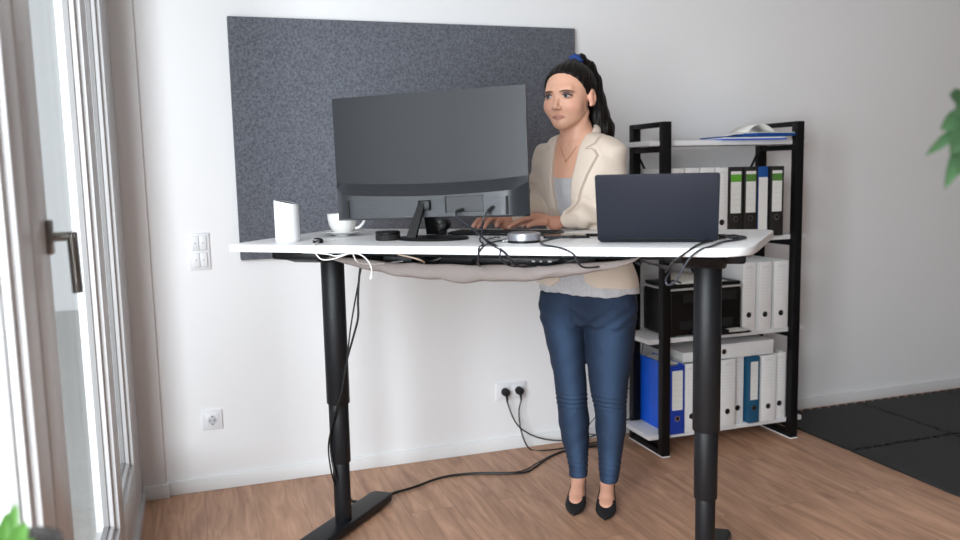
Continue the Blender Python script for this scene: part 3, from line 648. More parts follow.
# upper row
binder(1.372, 1.440, z2, 'white binder at the left end of the upper row behind the laptop', bindw, y0=BN+.03)
binder(1.446, 1.52, z2, 'second white binder from the left behind the laptop', bindw, y0=BN+.03)
binder(1.526, 1.600, z2, 'third white binder from the left behind the laptop', bindw, y0=BN+.03)
binder(1.606, 1.668, z2, 'white binder with black finger hole peeking out right of the laptop', bindw, y0=BN+.022)
binder(1.672, 1.750, z2, 'black binder with the brightest green label band, beside the white ones', bindk, None, 'green')
binder(1.756, 1.830, z2, 'black binder with green band left of the blue-topped binder', bindk, None, 'dull')
binder(1.834, 1.888, z2, 'slim navy blue binder with a long white label', bindn, None, 'navy', ring=False)
binder(1.902, 1.978, z2, 'black binder with green band at the right end of the upper row', bindk, None, 'dull')
# blue folders and papers on the top board
fo = empty('folder', (1.815, -.27, z3), R(0), label='flat blue folder on the top board of the shelf unit', cat='folder')
MR = Matrix.Rotation(R(-7), 4, 'Z')
b = NB(); box(b, -.17, .16, -.125, .105, 0, .005, .001, 1, MR); obj('cover', b, bindb, fo)
b = NB(); box(b, -.16, .15, -.122, .10, .0055, .012, .001, 1, MR); obj('sheets', b, paper, fo)
b = NB(); box(b, -.165, .165, -.127, .105, .0125, .0175, .001, 1, MR); obj('cover', b, bindn, fo)
fo2 = empty('folder', (1.93, -.265, z3+.018), R(7), label='thicker blue folder lying across the first at the right end', cat='folder')
b = NB(); box(b, -.15, .13, -.125, .10, 0, .012, .001, 1); obj('cover', b, bindn, fo2)
b = NB(); box(b, -.145, .125, -.12, .095, .0125, .016, .001, 1); obj('sheets', b, paper, fo2)
b = NB(); NXp = 10
for k in range(1):
    g = [[b.verts.new((1.80+.19*i/NXp+.02*j, -.33+.17*j, z3+.035+.042*math.sin(math.pi*min(1,i/NXp*1.15+.02))*(1-.2*j)+.004*j)) for j in range(2)] for i in range(NXp+1)]
    for i in range(NXp): b.faces.new((g[i][0], g[i+1][0], g[i+1][1], g[i][1]))
o = tag(obj('paper_leaflet', b, paper), 'curled white leaflet lying on top of the blue folders', 'paper'); md = o.modifiers.new('t', 'SOLIDIFY'); md.thickness = .0012
b = NB(); g = [[b.verts.new((1.69+.16*i/8, -.32+.12*j, z3+.0195+.010*math.sin(math.pi*i/8))) for j in range(2)] for i in range(9)]
for i in range(8): b.faces.new((g[i][0], g[i+1][0], g[i+1][1], g[i][1]))
o = tag(obj('paper_leaflet', b, paper), 'small bluish-white leaflet at the left end of the blue folders', 'paper'); md = o.modifiers.new('t', 'SOLIDIFY'); md.thickness = .0012
# printer
PX0, PX1, PY0, PY1 = 1.375, 1.764, BN+.035, -.11
pr_ = empty('printer', ((PX0+PX1)/2, (PY0+PY1)/2, z1), label='black multifunction printer on the third board, left of white binders', cat='printer'); pr_['_world'] = 1
b = NB(); box(b, PX0, PX1, PY0, PY1, z1+.006, z1+.218, .012, 3); obj('body', b, blackp, pr_)
b = NB(); box(b, PX0-.004, PX1+.004, PY0-.004, PY1, z1+.219, z1+.228, .003, 2); obj('lid_rim', b, greyscr, pr_)
b = NB(); box(b, PX0+.004, PX1-.004, PY0+.004, PY1-.01, z1+.229, z1+.246, .006, 2); obj('scanner_lid', b, blackp, pr_)
b = NB(); box(b, PX0+.07, PX1-.03, PY0-.0015, PY0+.001, z1+.16, z1+.205, .001, 1); obj('control_panel', b, matblack, pr_)
b = NB(); box(b, PX0+.05, PX1-.05, PY0-.002, PY0+.002, z1+.035, z1+.075, .001, 1); obj('paper_slot', b, matblack, pr_)
b = NB(); box(b, PX0+.10, PX1-.005, PY0-.085, PY0+.02, z1+.012, z1+.020, .003, 2); t_ = obj('output_tray', b, blackp, pr_)
b = NB(); box(b, PX0+.205, PX0+.26, PY0-.088, PY0-.05, z1+.020, z1+.036, .004, 2); obj('tray_stop', b, legm, t_)
for x in (PX0+.03, PX1-.03):
    b = NB(); box(b, x-.012, x+.012, PY0+.02, PY1-.02, z1, z1+.007); obj('rubber_foot', b, matblack, pr_)
b = NB(); box(b, PX0+.12, PX1-.02, PY0-.075, PY0-.002, z1+.0205, z1+.0225); tag(obj('paper_sheet', b, paper), 'white sheet lying in the output tray of the printer', 'paper')
b = NB(); g = [[b.verts.new((PX0+.05+.27*i/8, PY0+.02+.19*j/3, z1+.2485+.014*math.sin(i*.55)*(j/3)+.020*(j/3)**2)) for j in range(4)] for i in range(9)]
for i in range(8):
    for j in range(3): b.faces.new((g[i][j], g[i+1][j], g[i+1][j+1], g[i][j+1]))
o = tag(obj('paper_sheet', b, paper), 'white papers lying on the closed lid of the printer', 'paper'); md = o.modifiers.new('t', 'SOLIDIFY'); md.thickness = .003
b = NB(); tube(b, [(PX0+.02, PY0+.05, z1+.252), (PX0+.035, PY0+.03, z1+.264), (PX0+.07, PY0+.02, z1+.252)], .004, 8); tag(obj('pen', b, blackp), 'small black pen on the left corner of the printer lid', 'pen')
# ------------------------------------------------------------------ foam mats
def mat_tile(x, y, s=.60):
    n = 10; P = []
    def edge_pts(a, c, inward, on):
        a, c = np.array(a), np.array(c); d = (c-a); nrm = np.array([-d[1], d[0]])/np.linalg.norm(d)
        out = []
        for k in range(n):
            t0_, t1_, t2_, t3_ = (k+.15)/n, (k+.02)/n+.0, (k+.62)/n, (k+.48)/n
            if on: out += [a+d*(k+.10)/n, a+d*(k+.04)/n+nrm*.02*inward, a+d*(k+.56)/n+nrm*.02*inward, a+d*(k+.50)/n]
            else: out += [a+d*k/n]
        return out
    P += edge_pts((x, y), (x+s, y), -1, True); P += edge_pts((x+s, y), (x+s, y+s), -1, True)
    P += edge_pts((x+s, y+s), (x, y+s), 1, True); P += edge_pts((x, y+s), (x, y), 1, False)
    return [tuple(p) for p in P]
k = 0
desc = {(0, 0): 'black foam mat tile beside the shelf unit, against the wall', (1, 0): 'black foam mat tile against the wall, second from the shelf unit', (2, 0): 'black foam mat tile against the wall, third from the shelf unit',
        (0, 1): 'black foam mat tile edging the wooden floor, second row from the wall', (1, 1): 'black foam mat tile in the second row, at the right picture edge', (0, 2): 'black foam mat tile edging the floor, third row from the wall', (1, 2): 'black foam mat tile, third row, right of the edge tile'}
for (i, j), lab in desc.items():
    x = 2.165+i*.604; y = -.045-(j+1)*.604
    b = NB(); prism(b, mat_tile(x, y), 0, .012, .0)
    tag(obj('foam_mat', b, matm, flat=True), lab, 'mat')
# ------------------------------------------------------------------ plants near the camera
def leaf_blade(bm, base, tip, wd, droop=.0, nrm=(0, -1, .2)):
    base, tip = np.array(base), np.array(tip); d = tip-base; n_ = np.cross(d, np.array(nrm)); n_ = n_/(np.linalg.norm(n_)+1e-9); k = np.cross(n_, d); k = k/(np.linalg.norm(k)+1e-9)
    rows = []
    for i in range(9):
        t = i/8; c = base+d*t+np.array([0, 0, -droop*t*t]); w_ = wd*math.sin(math.pi*(t*.93+.05))**.8
        rows.append([bm.verts.new(c-n_*w_), bm.verts.new(c-k*w_*.25), bm.verts.new(c+n_*w_)])
    for a, c in zip(rows, rows[1:]):
        for q in range(2): bm.faces.new((a[q], a[q+1], c[q+1], c[q]))
hp = onD(985, 120, 1.15)
pl = empty('hanging_plant', hp, label='hanging green plant with drooping leaves at the right picture edge', cat='plant'); pl['_world'] = 1
lv = [((966, 100), (950, 92), .012), ((968, 112), (941, 126), .013), ((965, 125), (926, 152), .008), ((970, 130), (945, 185), .013), ((972, 120), (950, 150), .016), ((975, 100), (955, 110), .016), ((975, 140), (958, 172), .014), ((980, 95), (962, 88), .013), ((985, 110), (962, 130), .016), ((990, 130), (975, 180), .014), ((996, 110), (1020, 150), .014), ((990, 95), (1015, 80), .013)]
for a, c, w_ in lv:
    b = NB(); leaf_blade(b, onD(*a, 1.15), onD(*c, 1.12), w_, .004); obj('leaf', b, leafm, pl, ang=180)
b = NB(); tube(b, [onD(1000, 160, 1.17), onD(985, 120, 1.15), onD(968, 105, 1.15)], .003, 8)
tube(b, [onD(985, 120, 1.15), onD(972, 128, 1.15), onD(966, 130, 1.15)], .002, 8); obj('stem', b, mat('plant stem', (70, 100, 50), .6, noise=(30, .2)), pl)
hp2 = hp+np.array([.07, .02, 0])
b = NB(); lathe(b, [(.0001, 0), (.045, 0), (.06, .10), (.063, .10), (.063, .105), (.055, .105), (.05, .09), (.0001, .09)], 28, hp2[0], hp2[1]); bmesh.ops.translate(b, vec=(0, 0, hp2[2]-.12), verts=b.verts[:]); obj('pot', b, potm, pl)
b = NB()
for a_ in (0, 2.1, 4.2): tube(b, [(hp2[0]+.058*math.cos(a_), hp2[1]+.058*math.sin(a_), hp2[2]-.02), (hp2[0], hp2[1], hp2[2]+.35)], .0012, 6, raw=True)
tube(b, [(hp2[0], hp2[1], hp2[2]+.35), (hp2[0], hp2[1], ZC)], .0012, 6, raw=True); obj('cord', b, cablem, pl)
lb = onD(14, 560, 1.0)
pl2 = empty('potted_plant', (lb[0], lb[1], 0), label='small green plant in dark pot at the bottom left corner', cat='plant'); pl2['_world'] = 1
for a, c, w_ in [((4, 548), (16, 504), .009), ((2, 548), (6, 512), .007), ((10, 552), (26, 522), .010), ((0, 552), (-14, 515), .009), ((14, 556), (34, 540), .009), ((4, 556), (-20, 540), .009)]:
    b = NB(); leaf_blade(b, onD(*a, 1.0), onD(*c, .99), w_, .0); obj('leaf', b, leafm2, pl2, ang=180)
pz_ = lb[2]
b = NB(); lathe(b, [(.0001, pz_-.10), (.040, pz_-.10), (.052, pz_+.012), (.055, pz_+.012), (.055, pz_+.018), (.047, pz_+.018), (.045, pz_+.004), (.0001, pz_+.004)], 32, lb[0], lb[1], caps=False); obj('pot', b, potm, pl2)
b = NB(); lathe(b, [(.0001, pz_+.006), (.045, pz_+.006)], 24, lb[0], lb[1], caps=False); obj('soil', b, soil, pl2)
st = empty('plant_stand', (lb[0], lb[1], 0), label='slim dark stand carrying the plant in the corner', cat='stand')
b = NB(); lathe(b, [(.0001, pz_-.116), (.075, pz_-.116), (.075, pz_-.1), (.0001, pz_-.1)], 32, caps=False); obj('tray', b, black, st)
for a_ in (0, 2.09, 4.19):
    b = NB(); tube(b, [(.11*math.cos(a_), .11*math.sin(a_), .0), (.05*math.cos(a_), .05*math.sin(a_), pz_-.115)], .008, 8, raw=True); obj('leg', b, black, st)
#PERSON
# ------------------------------------------------------------------ the woman
def surf_nets(f, mn, mx, h):
    """isosurface of the distance function f as vertices and quads"""
    ax = [np.arange(mn[k], mx[k]+h, h, dtype=np.float32) for k in range(3)]
    n = [len(a) for a in ax]; V = np.empty(n, np.float32)
    st = max(1, int(4e5//(n[1]*n[2])))
    for i in range(0, n[0], st):
        X, Y, Z = np.meshgrid(ax[0][i:i+st], ax[1], ax[2], indexing='ij'); V[i:i+st] = f(X, Y, Z)
    S = V < 0
    c = [S[a:n[0]-1+a, b_:n[1]-1+b_, d:n[2]-1+d] for a in (0, 1) for b_ in (0, 1) for d in (0, 1)]
    cnt = sum(q.astype(np.int8) for q in c); mix = (cnt > 0) & (cnt < 8); I = np.argwhere(mix)
    acc = np.zeros((len(I), 3)); num = np.zeros(len(I))
    cor = [(a, b_, d) for a in (0, 1) for b_ in (0, 1) for d in (0, 1)]
    for a in range(8):
        for b_ in range(a+1, 8):
            A, B_ = cor[a], cor[b_]
            if sum(abs(p-q) for p, q in zip(A, B_)) != 1: continue
            va = V[I[:, 0]+A[0], I[:, 1]+A[1], I[:, 2]+A[2]]; vb = V[I[:, 0]+B_[0], I[:, 1]+B_[1], I[:, 2]+B_[2]]
            m = (va < 0) != (vb < 0); t = np.where(m, va/np.where(m, va-vb, 1), 0)
            acc += (np.array(A)+t[:, None]*(np.array(B_)-np.array(A)))*m[:, None]; num += m
    P = (I+acc/num[:, None])*h+np.array(mn)
    idx = -np.ones(mix.shape, np.int64); idx[mix] = np.arange(len(I)); Q = []
    for k in range(3):
        s0 = [slice(0, n[j]) for j in range(3)]; s1 = list(s0); s0[k] = slice(0, n[k]-1); s1[k] = slice(1, n[k])
        d = S[tuple(s0)] != S[tuple(s1)]; e = np.argwhere(d)
        j1, j2 = [(1, 2), (2, 0), (0, 1)][k]
        ok = (e[:, j1] > 0) & (e[:, j2] > 0) & (e[:, j1] < n[j1]-1) & (e[:, j2] < n[j2]-1); e = e[ok]
        def g(o1, o2):
            q = e.copy(); q[:, j1] -= o1; q[:, j2] -= o2; return idx[q[:, 0], q[:, 1], q[:, 2]]
        quad = np.stack([g(1, 1), g(0, 1), g(0, 0), g(1, 0)], 1); ins = S[e[:, 0], e[:, 1], e[:, 2]]
        quad[~ins] = quad[~ins][:, ::-1]; Q.append(quad)
    return P, np.concatenate(Q)
def sdf_obj(name, parts, m, parent=None, tint=None, relax=1):
    """parts: list of (f, mn, mx, h); one mesh"""
    VV, QQ, o0 = [], [], 0
    for f, mn, mx, h in parts:
        P, Q = surf_nets(f, mn, mx, h); VV.append(P); QQ.append(Q+o0); o0 += len(P)
    P = np.concatenate(VV); Q = np.concatenate(QQ)
    for _ in range(relax):
        acc = np.zeros_like(P); cn = np.zeros(len(P))
        for a in range(4):
            for s in (1, 3): np.add.at(acc, Q[:, a], P[Q[:, (a+s) % 4]]); np.add.at(cn, Q[:, a], 1)
        P = P*.5+.5*acc/np.maximum(cn, 1)[:, None]
    me = bpy.data.meshes.new(name); me.vertices.add(len(P)); me.vertices.foreach_set('co', P.astype(np.float32).ravel())
    me.loops.add(Q.size); me.loops.foreach_set('vertex_index', Q.astype(np.int32).ravel())
    me.polygons.add(len(Q)); me.polygons.foreach_set('loop_start', np.arange(0, Q.size, 4, dtype=np.int32)); me.update(calc_edges=True); me.validate()
    if tint is not None:
        col = me.color_attributes.new('tint', 'FLOAT_COLOR', 'POINT'); cc = np.ones((len(P), 4), np.float32); cc[:, :3] = tint(P); col.data.foreach_set('color', cc.ravel())
    return fin(name, me, m, parent)
def smin(a, b_, k): h = np.clip(.5+.5*(b_-a)/k, 0, 1); return b_+(a-b_)*h-k*h*(1-h)
def smax(a, b_, k): return -smin(-a, -b_, k)
def sph(X, Y, Z, c, r): return np.sqrt((X-c[0])**2+(Y-c[1])**2+(Z-c[2])**2)-r
def ell(X, Y, Z, c, r):
    x, y, z = (X-c[0])/r[0], (Y-c[1])/r[1], (Z-c[2])/r[2]; k = np.sqrt(x*x+y*y+z*z)
    return k*(k-1)/(np.sqrt((x/r[0])**2+(y/r[1])**2+(z/r[2])**2)+1e-9)
def cone(X, Y, Z, a, b_, ra, rb):
    a, b_ = np.array(a, float), np.array(b_, float); d = b_-a; L2 = d@d
    t = np.clip(((X-a[0])*d[0]+(Y-a[1])*d[1]+(Z-a[2])*d[2])/L2, 0, 1)
    return np.sqrt((X-a[0]-t*d[0])**2+(Y-a[1]-t*d[1])**2+(Z-a[2]-t*d[2])**2)-(ra+(rb-ra)*t)
def chain(X, Y, Z, pts, rad, k=.01):
    o = None
    for i in range(len(pts)-1):
        q = cone(X, Y, Z, pts[i], pts[i+1], rad[i], rad[i+1]); o = q if o is None else smin(o, q, k)
    return o
def dens(rows, n=60):
    A = np.array(rows, float); A = A[np.argsort(A[:, 0])]; z = A[:, 0]; zz = np.linspace(z[0], z[-1], n); out = [zz]
    for c in range(1, A.shape[1]):
        y = A[:, c]; m = np.gradient(y, z); i = np.clip(np.searchsorted(z, zz, 'right')-1, 0, len(z)-2); h = z[i+1]-z[i]; t = (zz-z[i])/h
        out.append((2*t**3-3*t**2+1)*y[i]+(t**3-2*t**2+t)*h*m[i]+(-2*t**3+3*t**2)*y[i+1]+(t**3-t**2)*h*m[i+1])
    return np.stack(out)
def loft(X, Y, Z, T_, yaw, grow=0.0, cap=True):
    """T_: dense rows z, cx, cy, rx, ry ; yaw: direction of the rx axis"""
    f = lambda i: np.interp(Z, T_[0], T_[i]); cx, cy, rx, ry = f(1), f(2), f(3)+grow, f(4)+grow
    c, s = math.cos(yaw), math.sin(yaw); dx, dy = X-cx, Y-cy; u = dx*c+dy*s; v = -dx*s+dy*c
    k = np.sqrt((u/rx)**2+(v/ry)**2)+1e-6; d = k*(k-1)/np.sqrt((u/rx**2)**2+(v/ry**2)**2+1e-9)
    return np.maximum(d, np.maximum(Z-T_[0][-1], T_[0][0]-Z)) if cap else d
B0 = np.array([.765, -.74, 0]); TC = np.array([-.43, -.90, 0]); TC /= np.linalg.norm(TC); SR = np.array([-TC[1], TC[0], 0])
def bp(x, y, off=0):
    d = ray(x, y); Q = B0+TC*off; return CAM+d*((Q-CAM)@TC)/(d@TC)
def pxs(p): return F_PX/((np.array(p)-CAM)@fw)        # pixels per metre at p
YSR = math.atan2(SR[1], SR[0])
AT = R(28); TF = math.cos(AT)*TC-math.sin(AT)*SR; TL = math.cos(AT)*SR+math.sin(AT)*TC; YT = math.atan2(TL[1], TL[0])
# --- legs (rows: image row, left, right, offset, depth ratio)
def leg_rows(rows):
    out = []
    for v, xl, xr, off, rat in rows:
        c = bp((xl+xr)/2, v, off); rx = (xr-xl)/2/pxs(c); out.append((c[2], c[0], c[1], rx, rx*rat))
    return dens(out, 90)
LEGR = leg_rows([(476, 569.5, 587.5, -.03, 1.05), (468, 569, 588, -.03, 1.1), (455, 566, 588.5, -.035, 1.12), (435, 561, 589, -.035, 1.2), (415, 558, 589, -.025, 1.15), (402, 557, 587.5, -.01, 1.08), (392, 556, 587, .0, 1.12), (378, 554, 586, .005, 1.1), (360, 550.5, 585.5, .0, 1.1), (340, 546, 585, -.005, 1.12), (322, 541.5, 584, -.01, 1.1), (305, 539, 586, -.015, 1.05), (290, 540, 590, -.015, 1.05)])
LEGL = leg_rows([(481, 600, 618, .01, 1.05), (472, 599, 620, .01, 1.1), (455, 598.5, 621.5, .0, 1.12), (435, 596, 625, .0, 1.2), (418, 595, 626.5, .005, 1.15), (404, 593.5, 626, .015, 1.08), (393, 591, 627, .02, 1.12), (378, 589, 629, .02, 1.1), (360, 586.5, 632, .01, 1.1), (340, 584.5, 634.5, .0, 1.12), (322, 584, 636, -.005, 1.1), (305, 583, 637, -.01, 1.02), (290, 584, 637, -.01, 1.0)])
pc = bp(588, 300, -.01); zc = bp(588, 321, 0)[2]
PEL = dens([(c_[2], c_[0], c_[1], rx, ry) for c_, rx, ry in ((bp(587.5, 276, 0), .176, .104), (bp(588, 296, 0), .196, .106), (bp(588, 308, -.005), .202, .110), (bp(588, 321, -.01), .192, .096))], 40)
def jeans_f(X, Y, Z):
    a = loft(X, Y, Z, LEGR, YSR); b_ = loft(X, Y, Z, LEGL, YSR)
    low = Z < zc-.02; d = np.where(low, np.minimum(a, b_), smin(a, b_, .03))
    u = (X-pc[0])*SR[0]+(Y-pc[1])*SR[1]; d = smin(d, loft(X, Y, Z, PEL, YT), .025)
    d = np.maximum(d, Z-(bp(588, 282, 0)[2]))
    # folds behind and above the knees, at the hems and across the thighs
    kz = bp(588, 398, 0)[2]; hz = bp(588, 474, 0)[2]
    w1 = np.exp(-((Z-kz)/.035)**2); w2 = np.exp(-((Z-hz-.05)/.045)**2); w3 = np.exp(-((Z-zc-.02)/.05)**2)
    f = .0034*w1*np.sin(Z*330+X*35+np.sin(X*22)*1.5)+.0022*w2*np.sin(Z*300+X*45)+.0030*w3*np.sin(Z*120-np.abs(u)*90)+.0014*np.sin(Z*48+np.abs(u)*60+1.5*np.sin(Z*21))
    f = f+.0018*(np.abs(Z-hz-.012) < .0025)
    return d+f
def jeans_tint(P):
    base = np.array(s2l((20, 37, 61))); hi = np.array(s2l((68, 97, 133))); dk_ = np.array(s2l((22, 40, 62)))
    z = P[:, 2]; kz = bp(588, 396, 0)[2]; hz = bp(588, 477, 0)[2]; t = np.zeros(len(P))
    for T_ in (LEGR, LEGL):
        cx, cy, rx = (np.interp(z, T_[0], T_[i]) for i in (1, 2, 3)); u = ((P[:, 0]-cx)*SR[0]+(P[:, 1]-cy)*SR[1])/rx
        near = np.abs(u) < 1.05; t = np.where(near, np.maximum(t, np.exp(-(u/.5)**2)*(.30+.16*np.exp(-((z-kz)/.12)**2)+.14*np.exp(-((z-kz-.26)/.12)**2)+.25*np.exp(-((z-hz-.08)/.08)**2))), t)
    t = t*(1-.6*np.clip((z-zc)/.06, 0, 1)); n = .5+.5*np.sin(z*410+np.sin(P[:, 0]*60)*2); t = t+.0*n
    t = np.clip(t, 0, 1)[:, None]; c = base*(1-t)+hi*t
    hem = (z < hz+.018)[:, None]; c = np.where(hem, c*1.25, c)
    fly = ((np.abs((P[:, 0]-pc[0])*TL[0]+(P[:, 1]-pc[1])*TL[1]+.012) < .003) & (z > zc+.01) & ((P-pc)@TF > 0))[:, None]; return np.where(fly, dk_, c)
# --- torso table: z, centre, half width, half depth (torso frame)
def trows(rows):
    out = []
    for v, xc, off, rx, ry in rows: c = bp(xc, v, off); out.append((c[2], c[0], c[1], rx, ry))
    return dens(out, 90)
TOR = trows([(300, 588, .0, .206, .126), (285, 588, .0, .198, .121), (262, 587, .0, .166, .107), (240, 585, .01, .138, .092), (222, 583, .02, .134, .094), (205, 581.5, .03, .142, .104), (188, 580.5, .035, .152, .116), (172, 580.5, .035, .158, .110), (158, 580.5, .03, .162, .092), (147, 580.5, .025, .150, .078), (139, 580, .025, .105, .062), (133, 579, .03, .062, .052), (126, 577, .035, .045, .048)])
TORJ = trows([(286, 586.5, .0, .213, .134), (275, 586.5, .0, .205, .131), (255, 586.5, .0, .178, .120), (235, 585, .01, .160, .104), (218, 583, .02, .154, .106), (203, 581.5, .03, .158, .118), (188, 580.5, .035, .164, .128), (172, 580.5, .035, .168, .120), (158, 580.5, .03, .172, .102), (147, 580.5, .025, .170, .088), (139.5, 580, .025, .126, .074), (134, 579, .03, .078, .062)])
def tl(X, Y, Z):   # torso-local side and front coordinates
    cx, cy = np.interp(Z, TOR[0], TOR[1]), np.interp(Z, TOR[0], TOR[2]); return (X-cx)*TL[0]+(Y-cy)*TL[1], (X-cx)*TF[0]+(Y-cy)*TF[1]
def zr(v): return bp(580, v, .03)[2]
sL, sR = bp(610.5, 152, .075), bp(545, 156.5, -.055)
eL, eR = bp(610, 209, .10), bp(541.5, 207, .0)
wL, wR = onN(560, 222.5, .62), onN(506, 221, .64)
eL[2] = max(eL[2], DH+.055)
def sleeves(X, Y, Z, g=0):
    a = chain(X, Y, Z, [sL, sL*.5+eL*.5+SR*.004, eL, eL*.45+wL*.55, wL], [.056+g, .052+g, .047+g, .038+g, .030+g], .02)
    b_ = chain(X, Y, Z, [sR, sR*.5+eR*.5-SR*.006, eR, eR*.45+wR*.55, wR], [.050+g, .047+g, .043+g, .036+g, .029+g], .02)
    return a, b_
def blazer_f(X, Y, Z):
    t = loft(X, Y, Z, TORJ, YT); a, b_ = sleeves(X, Y, Z); cut = []
    for q, w_, e_ in ((a, wL, eL), (b_, wR, eR)):
        dr = (w_-e_)/np.linalg.norm(w_-e_); cut.append(np.maximum(q, (X-w_[0])*dr[0]+(Y-w_[1])*dr[1]+(Z-w_[2])*dr[2]-.006))
    d = smin(smin(t, cut[0], .022), cut[1], .022)
    u, v = tl(X, Y, Z)
    # V opening at the front
    zz = [zr(q) for q in (290, 270, 230, 213, 195, 176, 155, 143, 131, 120)]; cu = [-.0, -.0, -.006, -.008, -.012, -.012, -.008, -.004, .0, .0]; hw = [.075, .046, .036, .036, .037, .043, .052, .056, .060, .066]
    c0 = np.interp(Z, zz, cu); h0 = np.interp(Z, zz, hw); wv = np.where(v > 0, np.abs(u-c0)-h0, .2)
    # lapels: raised cloth beside the opening with a notch
    lw = np.interp(Z, [zr(q) for q in (216, 205, 180, 157, 156, 150, 149.5, 144, 135)], [.0, .024, .052, .070, .070, .052, .022, .050, .052])
    lap = np.clip((lw-wv)/.003, 0, 1)*np.clip((zr(133)-Z)/.01, 0, 1)*np.clip((Z-zr(214))/.02, 0, 1)*(v > 0); gr = np.exp(-((lw-wv+.0015)/.0030)**2)*(v > 0)*(Z < zr(133))*(Z > zr(212))*(lw > .01); d = d-.012*lap+.0035*gr
    # collar round the neck
    cc = bp(580, 134, .02); P_ = [cc+TL*.062*math.sin(t_)+TF*(.048*math.cos(t_)-.006)+np.array([0, 0, .020*(1-math.cos(t_))/2-.006+.004]) for t_ in np.linspace(R(48), R(312), 15)]
    for i in range(14): d = smin(d, cone(X, Y, Z, P_[i], P_[i+1], .0125+.003*math.sin(i/14*math.pi), .0125+.003*math.sin((i+1)/14*math.pi)), .016)
    ct = bp(578, 120, .03); uu = (X-ct[0])*TL[0]+(Y-ct[1])*TL[1]; vv = (X-ct[0])*TF[0]+(Y-ct[1])*TF[1]
    neckhole = np.where(Z > zr(152), np.sqrt((uu/.060)**2+((vv-.0)/.058)**2)*.058-.058, 1); d = smax(d, -neckhole, .006)
    d = smax(d, -wv, .004)
    hem = (Z-zr(284)-.02*np.clip((np.abs(u-.0)-.05)/.1, 0, 1)*0+.0); d = np.maximum(d, -(Z-(zr(285)+.022*np.exp(-((wv)/.022)**2))))
    # cuffs open at the wrist
    # folds
    ra = np.exp(-(np.minimum(np.abs(a), np.abs(b_))/.03)**2); el = np.exp(-(np.minimum(sph(X, Y, Z, eL, 0), sph(X, Y, Z, eR, 0))/.11)**2)
    q = X*TL[0]+Y*TL[1]
    d = d+.0050*ra*np.sin(Z*85+q*60+np.sin(q*33)*1.3)*(.4+el)+.0024*np.sin(Z*38-q*44+1.3*np.sin(Z*17))+.002*np.exp(-((Z-zr(232))/.04)**2)*np.sin(Z*150+q*12)
    arm = np.exp(-(sph(X, Y, Z, sL-TL*.02-np.array([0, 0, .02]), 0)/.05)**2); d = d+.003*arm*np.sin((q+Z*.8)*170)
    return d
def blouse_f(X, Y, Z):
    t = loft(X, Y, Z, TOR, YT, np.interp(Z, [zr(270), zr(255)], [.009, .002])); d = np.maximum(t, -(Z-zr(292.5)-.004*np.sin(X*30+1)))
    u, v = tl(X, Y, Z); nl = Z-(zr(177)+.35*u*u*4); nl = np.where(v > 0, nl, Z-zr(150)); d = smax(d, nl, .004)
    return d+.0018*np.sin(Z*70+u*50)*np.exp(-((Z-zr(288))/.05)**2)+.001*np.sin(u*150+Z*20)
# --- head
HS = np.array([1.16, 1.16, 1.05]); HC = bp(569, 96.5, .075); HY = R(25)
HF = math.cos(HY)*TC-math.sin(HY)*SR; HL = math.cos(HY)*SR+math.sin(HY)*TC; HP = R(3)
HFv = HF*math.cos(HP)-np.array([0, 0, math.sin(HP)]); HUv = HF*math.sin(HP)+np.array([0, 0, math.cos(HP)])
HM = np.stack([HL, HFv, HUv])
def hl(X, Y, Z):
    dx, dy, dz = X-HC[0], Y-HC[1], Z-HC[2]; return [(dx*HM[i][0]+dy*HM[i][1]+dz*HM[i][2])/HS[i] for i in range(3)]
def hw_(p): p = np.array(p, float)*HS; return HC+HM[0]*p[0]+HM[1]*p[1]+HM[2]*p[2]
EYE = (.0305, .0735, .001)
def head_local(x, y, z):
    ax_ = np.abs(x); d = ell(x, y, z, (0, -.012, .030), (.073, .092, .083))
    d = smin(d, ell(x, y, z, (0, .030, -.026), (.0600, .058, .079)), .03)
    d = smin(d, cone(ax_, y, z, (.042, .008, -.050), (.011, .058, -.0905), .015, .0165), .025)
    d = smin(d, sph(x, y, z, (0, .066, -.0935), .0155), .02)                                  # chin
    d = smin(d, sph(ax_, y, z, (.033, .050, -.034), .028), .02)                             # cheek
    d = smin(d, cone(ax_, y, z, (.010, .0790, .021), (.034, .0700, .023), .010, .009), .018)  # brow ridge
    d = smax(d, -ell(ax_, y, z, (.0315, .101, .001), (.0190, .0170, .0110)), .010)            # eye socket
    d = smin(d, cone(x, y, z, (0, .080, .010), (0, .1010, -.035), .0048, .0072), .011)       # nose
    d = smin(d, sph(x, y, z, (0, .1025, -.0355), .0080), .008)
    d = smin(d, sph(ax_, y, z, (.0108, .0940, -.0405), .0060), .007)
    d = smax(d, -sph(ax_, y, z, (.0062, .0995, -.0470), .0034), .002)
    d = smin(d, cone(ax_, y, z, (.0, .0895, -.0665), (.0205, .0805, -.0695), .0045, .0018), .005)  # upper lip
    d = smin(d, cone(ax_, y, z, (.0, .0872, -.0745), (.0170, .0805, -.0718), .0052, .0020), .005)  # lower lip
    d = smax(d, -cone(ax_, y, z, (.0, .0950, -.0704), (.021, .0845, -.0704), .0013, .0008), .002)
    d = smax(d, -cone(x, y, z, (0, .101, -.0590), (0, .099, -.0640), .002, .002), .004)
    # lids
    eb = sph(ax_, y, z, EYE, .0152); slot = ell(ax_, y, z, (.0315, .0895, .0000), (.0160, .014, .0043)); d = smin(d, eb, .004); d = smax(d, -slot, .0015)
    # ears
    ex = ax_*1.0; e1 = ell(ex, y+.55*(ex-.07)-.1*(z+.008), z, (.0765, -.006, -.008), (.0095, .0165, .0300)); e1 = smax(e1, -ell(ex, y, z, (.0865, -.010, -.004), (.0065, .0090, .0185)), .003)
    d = smin(d, e1, .005); d = smin(d, sph(ex, y, z, (.0745, -.003, -.034), .0050), .006)
    return d
NB_ = bp(577, 137, .035)
